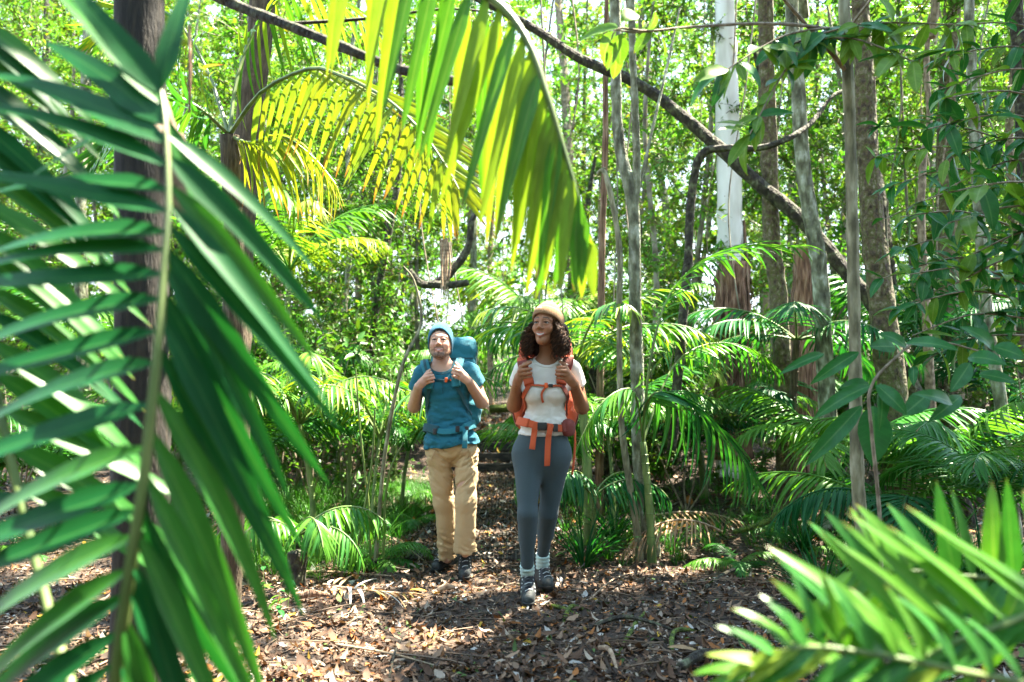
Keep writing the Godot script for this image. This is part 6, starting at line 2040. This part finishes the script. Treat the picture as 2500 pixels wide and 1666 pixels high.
# ---------------------------------------------------------------- the man
func make_man() -> void:
	var base := Vector3(P(1105, 1400, 6.0).x, gh(-0.43, -6.0), -6.0)
	var p := thing("person", "hiker in teal henley, blue beanie and khaki trousers holding teal pack straps", "person", base)
	var hc := P(1075, 839, 5.99)
	var fw := Vector3(-0.03, sin(0.2), cos(0.2)).normalized()
	var rt := Vector3.UP.cross(fw).normalized()
	var up := fw.cross(rt).normalized()
	var hx := Transform3D(Basis(rt, up, fw) * 1.1, hc)
	var skin := Color(0.50, 0.29, 0.20)
	var body := MB.new()
	var hb := head_blob(0.98, 0.5, 1.05)
	hb.net(body, 0.0036, hx, null, skin_paint(skin, Color(0.09, 0.055, 0.035), Color(0.45, 0.2, 0.16), 1.0, 0.5))
	var sl := P(1030, 914, 6.02)
	var sr := P(1149, 911, 6.02)
	var el := P(1011, 993, 6.08)
	var er := P(1176, 982, 6.1)
	var wl := P(1021, 944, 5.87)
	var wr := P(1144, 931, 5.86)
	var torso := func(b: Blob, g: float) -> void:
		b.cap(P(1046, 910, 6.02), P(1136, 908, 6.02), 0.066 + g, 0.066 + g, 0.06)
		b.ell(P(1091, 955, 6.02), Vector3(0.162 + g, 0.2 + g, 0.112 + g), 0.07)
		b.ell(P(1065, 945, 5.96), Vector3(0.085 + g, 0.08 + g, 0.06 + g), 0.05)
		b.ell(P(1115, 943, 5.96), Vector3(0.085 + g, 0.08 + g, 0.06 + g), 0.05)
		b.ell(P(1097, 1030, 6.02), Vector3(0.160 + g, 0.18 + g, 0.108 + g), 0.07)
		b.ell(P(1102, 1075, 6.02), Vector3(0.175 + g, 0.12 + g, 0.115 + g), 0.06)
	var bb := Blob.new()
	bb.cap(P(1077, 868, 6.03), P(1081, 912, 6.06), 0.060, 0.068, 0.03)
	torso.call(bb, -0.012)
	bb.cap(sl, el, 0.054, 0.046, 0.03)
	bb.cap(el, wl, 0.047, 0.031, 0.02)
	bb.cap(sr, er, 0.056, 0.047, 0.03)
	bb.cap(er, wr, 0.049, 0.032, 0.02)
	bb.cap(P(1072, 1100, 6.02), P(1086, 1225, 6.06), 0.08, 0.05, 0.03)
	bb.cap(P(1086, 1225, 6.06), P(1092, 1365, 6.15), 0.05, 0.035, 0.03)
	bb.cap(P(1136, 1100, 6.02), P(1136, 1225, 5.93), 0.08, 0.05, 0.03)
	bb.cap(P(1136, 1225, 5.93), P(1136, 1350, 5.98), 0.05, 0.035, 0.03)
	var tone := func(q: Vector3) -> Color: return skin * (1.0 + noise.get_noise_3dv(q * 300.0) * 0.12)
	bb.net(body, 0.012, Transform3D(), null, tone)
	var toward := Vector3(0, 0, 1)
	hand_blob(wl, [P(1039, 916, 5.85), P(1038, 922, 5.84), P(1038, 929, 5.845), P(1040, 936, 5.86)], [P(1052, 910, 5.845), P(1057, 917, 5.84), P(1059, 923, 5.84), P(1058, 931, 5.85)], toward, 0.0112, [P(1044, 909, 5.89), P(1050, 904, 5.91)]).net(body, 0.0042, Transform3D(), null, tone)
	hand_blob(wr, [P(1122, 900, 5.85), P(1124, 908, 5.84), P(1123, 916, 5.845), P(1121, 924, 5.86)], [P(1110, 897, 5.845), P(1106, 903, 5.84), P(1104, 910, 5.84), P(1105, 918, 5.85)], toward, 0.0112, [P(1118, 893, 5.89), P(1113, 887, 5.91)]).net(body, 0.0042, Transform3D(), null, tone)
	wpart("body", body.mesh(), M.skin, p)
	for s in [-1.0, 1.0]:
		wpart("eye", eye_mesh(Vector3(s * 0.031, 0.0028, 0.0715), Vector3(0, 0.05, 1), Color(0.05, 0.045, 0.035), hx, 0.0125), M.eye, p)
	wpart("teeth", mouth_mesh(hb, hx, 0.014, 0.0026, 0.5), M.teeth, p)
	# shirt
	var sh := Blob.new()
	torso.call(sh, 0.008)
	sh.ell(P(1102, 1087, 6.02), Vector3(0.196, 0.14, 0.134), 0.06)
	sh.flat(sl, sl.lerp(el, 0.50), 0.066, 0.076, 0.04)
	sh.flat(sr, sr.lerp(er, 0.42), 0.068, 0.080, 0.04)
	var nc := P(1079, 882, 6.0)
	var hem := P(1090, 1090, 6.0).y
	var smb := MB.new()
	sh.net(smb, 0.0095, Transform3D(), func(q: Vector3, v: float) -> float:
		var w := v + 0.010 * limb_noise(q, 30.0) - 0.010 * smoothstep(0.12, 0.0, q.y - hem)
		w += 0.036 * absf(noise.get_noise_3d(q.x * 120.0 + q.y * 120.0, q.y * 260.0, q.z * 110.0)) * smoothstep(0.55, 0.05, q.y - hem)
		w = maxf(w, 0.098 - Vector3(q.x - nc.x, q.y - nc.y, (q.z - nc.z) * 0.8).length())
		return maxf(w, hem + 0.14 * (q.x - base.x) + 0.008 * sin(q.x * 30.0) - q.y))
	M.teal_tee = cloth_mat(Color(0.005, 0.115, 0.165), 0.92, 0.12)
	M.teal_dark = cloth_mat(Color(0.006, 0.078, 0.105), 0.92, 0.1)
	var shirt := wpart("shirt", smb.mesh(), M.teal_tee, p)
	var ring := []
	var rn := []
	for i in 33:
		var a := TAU * i / 32.0
		var q := nc + Vector3(cos(a) * 0.09, 0, sin(a) * 0.1)
		q.y = nc.y - 0.048 - 0.036 * sin(a)
		q = sh.project(q, 0.003)
		ring.append(q)
		rn.append(sh.grad(q))
	part("neck_band", band(ring, rn, 0.022, 0.005).mesh(), M.teal_dark, shirt)
	for q in [[[1081, 912], [1081, 935], [1081, 962]], [[1050, 932], [1080, 931], [1112, 930]]]:
		var pts := []
		for r in q: pts.append(sh.project(P(r[0], r[1], 5.88), 0.0015))
		var m := MB.new()
		m.tube(smooth_path(pts, 8), [0.0022], 5)
		part("seam", m.mesh(), M.teal_dark, shirt)
	for v in [920, 934, 948]:
		var m := MB.new()
		var q := sh.project(P(1083, v, 5.88), 0.003)
		m.box(Transform3D(any_basis(Vector3.UP, sh.grad(q)), q), Vector3(0.008, 0.008, 0.003))
		part("button", m.mesh(), M.teal_dark, shirt)
	# trousers
	var tr := Blob.new()
	tr.ell(P(1102, 1085, 6.02), Vector3(0.186, 0.13, 0.124), 0.06)
	var k1 := P(1084, 1225, 6.08)
	var c1 := P(1093, 1362, 6.16)
	var k2 := P(1137, 1225, 5.95)
	var c2 := P(1136, 1348, 5.99)
	tr.cap(P(1070, 1108, 6.02), k1, 0.104, 0.078, 0.04)
	tr.flat(k1, c1, 0.078, 0.063, 0.04)
	tr.cap(P(1138, 1105, 6.02), k2, 0.102, 0.074, 0.04)
	tr.flat(k2, c2, 0.074, 0.080, 0.04)
	var tm := MB.new()
	tr.net(tm, 0.0095, Transform3D(), func(q: Vector3, v: float) -> float:
		var low := smoothstep(0.45, 0.05, q.y - base.y)
		var w := v + 0.014 * noise.get_noise_3d(q.x * 110.0, q.y * 60.0, q.z * 110.0)
		var n := noise.get_noise_3d(q.x * 90.0, q.y * 330.0 + q.x * 160.0, q.z * 90.0)
		w += 0.062 * low * absf(n) - 0.012 * low
		w += 0.036 * absf(noise.get_noise_3d(q.x * 90.0 + 9.0, (q.y - 0.7 * absf(q.x - base.x)) * 300.0, q.z * 90.0)) * smoothstep(0.35, 0.8, q.y - base.y)
		return maxf(w, q.y - hem - 0.05 - 0.14 * (q.x - base.x)))
	M.khaki = cloth_mat(Color(0.47, 0.33, 0.17), 0.92, 0.07, 16.0)
	var trousers := wpart("trousers", tm.mesh(), M.khaki, p)
	for s in [[k1, c1], [k2, c2]]:
		var m := MB.new()
		var ax: Vector3 = (s[1] - s[0]).normalized()
		var pts := []
		for i in 25:
			var a := TAU * i / 24.0
			pts.append(tr.project((s[1] as Vector3) - ax * 0.022 + Vector3(cos(a), 0, sin(a)) * 0.08, 0.0015))
		m.tube(pts, [0.0018], 4)
		part("hem_stitch", m.mesh(), M.khaki, trousers)
	for e in [-1.0, 1.0]:
		var m := MB.new()
		var pts := []
		for i in 5: pts.append(tr.project(P(1103 + e * (44 + i * 5), 1098 + i * 9, 5.88), 0.002))
		m.tube(smooth_path(pts, 10), [0.003], 5)
		part("pocket_edge", m.mesh(), M.khaki, trousers)
	# boots
	var h1 := P(1104, 1372, 6.33)
	var t1 := P(1058, 1388, 6.12)
	h1.y = gh(h1.x, h1.z) + 0.012
	t1.y = gh(t1.x, t1.z) + 0.008
	var h2 := P(1136, 1385, 6.16)
	var t2 := P(1134, 1408, 5.87)
	h2.y = gh(h2.x, h2.z) + 0.01
	t2.y = gh(t2.x, t2.z) + 0.012
	boot(p, h1, t1, h1.lerp(t1, 0.25) + Vector3.UP * 0.13, 1.12, {})
	boot(p, h2, t2, h2.lerp(t2, 0.25) + Vector3.UP * 0.14, 1.12, {})
	# beanie and the fringe under it
	M.blue_knit = cloth_mat(Color(0.02, 0.12, 0.19), 0.95, 0.15, 26.0)
	var hat := wpart("beanie", beanie(0.082, -0.060, -0.065, 0.012, 0.022, hx, false, 0.0, 1.0, 44.0), M.blue_knit, p)
	M.hair2 = plain_mat(Color(0.03, 0.018, 0.011), 0.5)
	var hm := MB.new()
	for i in 150:
		var ph := rr(-1.15, 1.15)
		var el0 := rr(0.5, 0.62) - 0.28 * absf(ph) * absf(ph)
		var q := Vector3(sin(ph) * 0.076 * cos(el0 * 0.8), 0.035 + 0.088 * sin(el0) , -0.012 + 0.095 * cos(ph) * cos(el0 * 0.8))
		var pts := []
		for j in 6:
			var t := j / 5.0
			pts.append(hx * (q + Vector3(rr(-0.003, 0.003), -0.022 * t + 0.002, 0.005 * sin(t * PI) - 0.002) ))
		hm.tube(pts, [0.0017, 0.0008], 3)
	wpart("hair", hm.mesh(), M.hair2, p)
	man_pack(sh, tr)

func man_pack(sh: Blob, tr: Blob) -> void:
	var base := P(1110, 1050, 6.28)
	var k := thing("backpack", "large teal hiking backpack worn by the man", "backpack", base)
	M.pack_teal = cloth_mat(Color(0.006, 0.15, 0.19), 0.75, 0.15, 18.0)
	M.pack_dark = cloth_mat(Color(0.006, 0.06, 0.075), 0.8, 0.15, 18.0)
	var c := P(1108, 945, 6.28)
	var sb := Blob.new()
	sb.rbox(c, Vector3(0.17, 0.31, 0.125), 0.08, 0.03)
	sb.rbox(c + Vector3(0.012, 0.295, 0.0), Vector3(0.165, 0.085, 0.12), 0.065, 0.025)
	sb.ell(c + Vector3(0.165, -0.16, 0.0), Vector3(0.05, 0.14, 0.08), 0.03)
	sb.ell(c + Vector3(-0.165, -0.16, 0.0), Vector3(0.05, 0.14, 0.08), 0.03)
	var m := MB.new()
	sb.net(m, 0.011, Transform3D(), func(q: Vector3, v: float) -> float: return v + 0.009 * limb_noise(q, 38.0) + 0.004 * sin(q.y * 60.0 + q.x * 20.0))
	wpart("sack", m.mesh(), M.pack_teal, k)
	for s in [-1.0, 1.0]:
		band_on(sb, [c + Vector3(s * 0.13, 0.36, 0.04), c + Vector3(s * 0.18, 0.22, 0.06), c + Vector3(s * 0.19, 0.05, 0.06), c + Vector3(s * 0.21, -0.15, 0.04)], 14, 0.004, 0.02, 0.004, k, "compression_strap", M.pack_dark)
	band_on(sb, [c + Vector3(-0.14, 0.215, 0.1), c + Vector3(0.0, 0.21, 0.13), c + Vector3(0.15, 0.215, 0.1)], 12, 0.004, 0.012, 0.004, k, "lid_piping", M.pack_dark)
	var runs := [[P(1052, 872, 6.2), P(1040, 880, 6.1), P(1038, 892, 5.98), P(1043, 910, 5.9), P(1047, 932, 5.88), P(1046, 950, 5.88)], [P(1118, 868, 6.2), P(1124, 874, 6.1), P(1122, 886, 5.98), P(1115, 905, 5.9), P(1112, 926, 5.88), P(1114, 945, 5.88)]]
	var lows := [[P(1046, 950, 5.88), P(1040, 980, 5.92), P(1036, 1010, 6.0)], [P(1114, 945, 5.88), P(1135, 980, 5.92), P(1150, 1012, 6.0)]]
	for i in 2:
		var st := band_on(sh, runs[i], 20, 0.014, 0.062, 0.02, k, "shoulder_strap", M.pack_teal)
		var path := smooth_path(runs[i], 20)
		var pts := []
		var nor := []
		for j in range(7, 12):
			var q := sh.project(path[j], 0.027)
			pts.append(q)
			nor.append(sh.grad(q))
		part("adjuster_band", band(pts, nor, 0.02, 0.004).mesh(), M.pack_dark, st)
		band_on(sh, lows[i], 10, 0.008, 0.024, 0.005, k, "lower_strap", M.pack_dark)
	band_on(sh, [P(1060, 925, 5.88), P(1085, 927, 5.87), P(1115, 926, 5.88)], 12, 0.010, 0.012, 0.003, k, "chest_strap", M.pack_dark)
	var bk := sh.project(P(1088, 926, 5.86), 0.014)
	var bg := any_basis(Vector3.UP, sh.grad(bk))
	var b1 := MB.new()
	b1.box(Transform3D(bg, bk), Vector3(0.018, 0.034, 0.010), Color.WHITE, 0.003)
	wpart("chest_buckle", b1.mesh(), M.orange_plastic, k)
	var b2 := MB.new()
	b2.box(Transform3D(bg, bk + bg * Vector3(0.02, 0.0, 0)), Vector3(0.022, 0.018, 0.009), Color.WHITE, 0.003)
	wpart("chest_buckle", b2.mesh(), M.black_plastic, k)
	var b6 := MB.new()
	b6.box(Transform3D(bg, bk + bg * Vector3(0.035, 0.0, 0)), Vector3(0.010, 0.014, 0.009), Color.WHITE, 0.002)
	wpart("chest_buckle", b6.mesh(), M.orange_plastic, k)
	var belt := Blob.new()
	belt.prims = sh.prims + tr.prims
	band_on(belt, [P(1036, 1046, 6.1), P(1038, 1044, 6.0), P(1050, 1046, 5.92), P(1066, 1050, 5.88)], 12, 0.014, 0.06, 0.02, k, "hip_fin", M.pack_dark)
	band_on(belt, [P(1060, 1050, 5.9), P(1085, 1054, 5.87), P(1115, 1050, 5.87), P(1140, 1042, 5.9)], 18, 0.012, 0.04, 0.005, k, "hip_belt", M.pack_teal)
	band_on(belt, [P(1136, 1044, 5.9), P(1152, 1038, 5.94), P(1164, 1034, 6.02), P(1166, 1032, 6.12)], 12, 0.014, 0.06, 0.02, k, "hip_fin", M.pack_teal)
	for u in [1056, 1118, 1148]:
		var q := belt.project(P(u, 1052 - (u - 1056) * 0.09, 5.86), 0.02)
		var bm := MB.new()
		bm.box(Transform3D(any_basis(Vector3.UP, belt.grad(q)), q), Vector3(0.03, 0.045, 0.012), Color.WHITE, 0.004)
		wpart("hip_buckle", bm.mesh(), M.black_plastic, k)
	var tl := smooth_path([P(1144, 1042, 5.84), P(1141, 1062, 5.83), P(1139, 1082, 5.83), P(1137, 1098, 5.83)], 10)
	var tn := []
	for i in tl.size():
		tl[i] = belt.project(tl[i], 0.022)
		tn.append(belt.grad(tl[i]))
	wpart("belt_tail", band(tl, tn, 0.038, 0.004).mesh(), M.pack_teal, k)
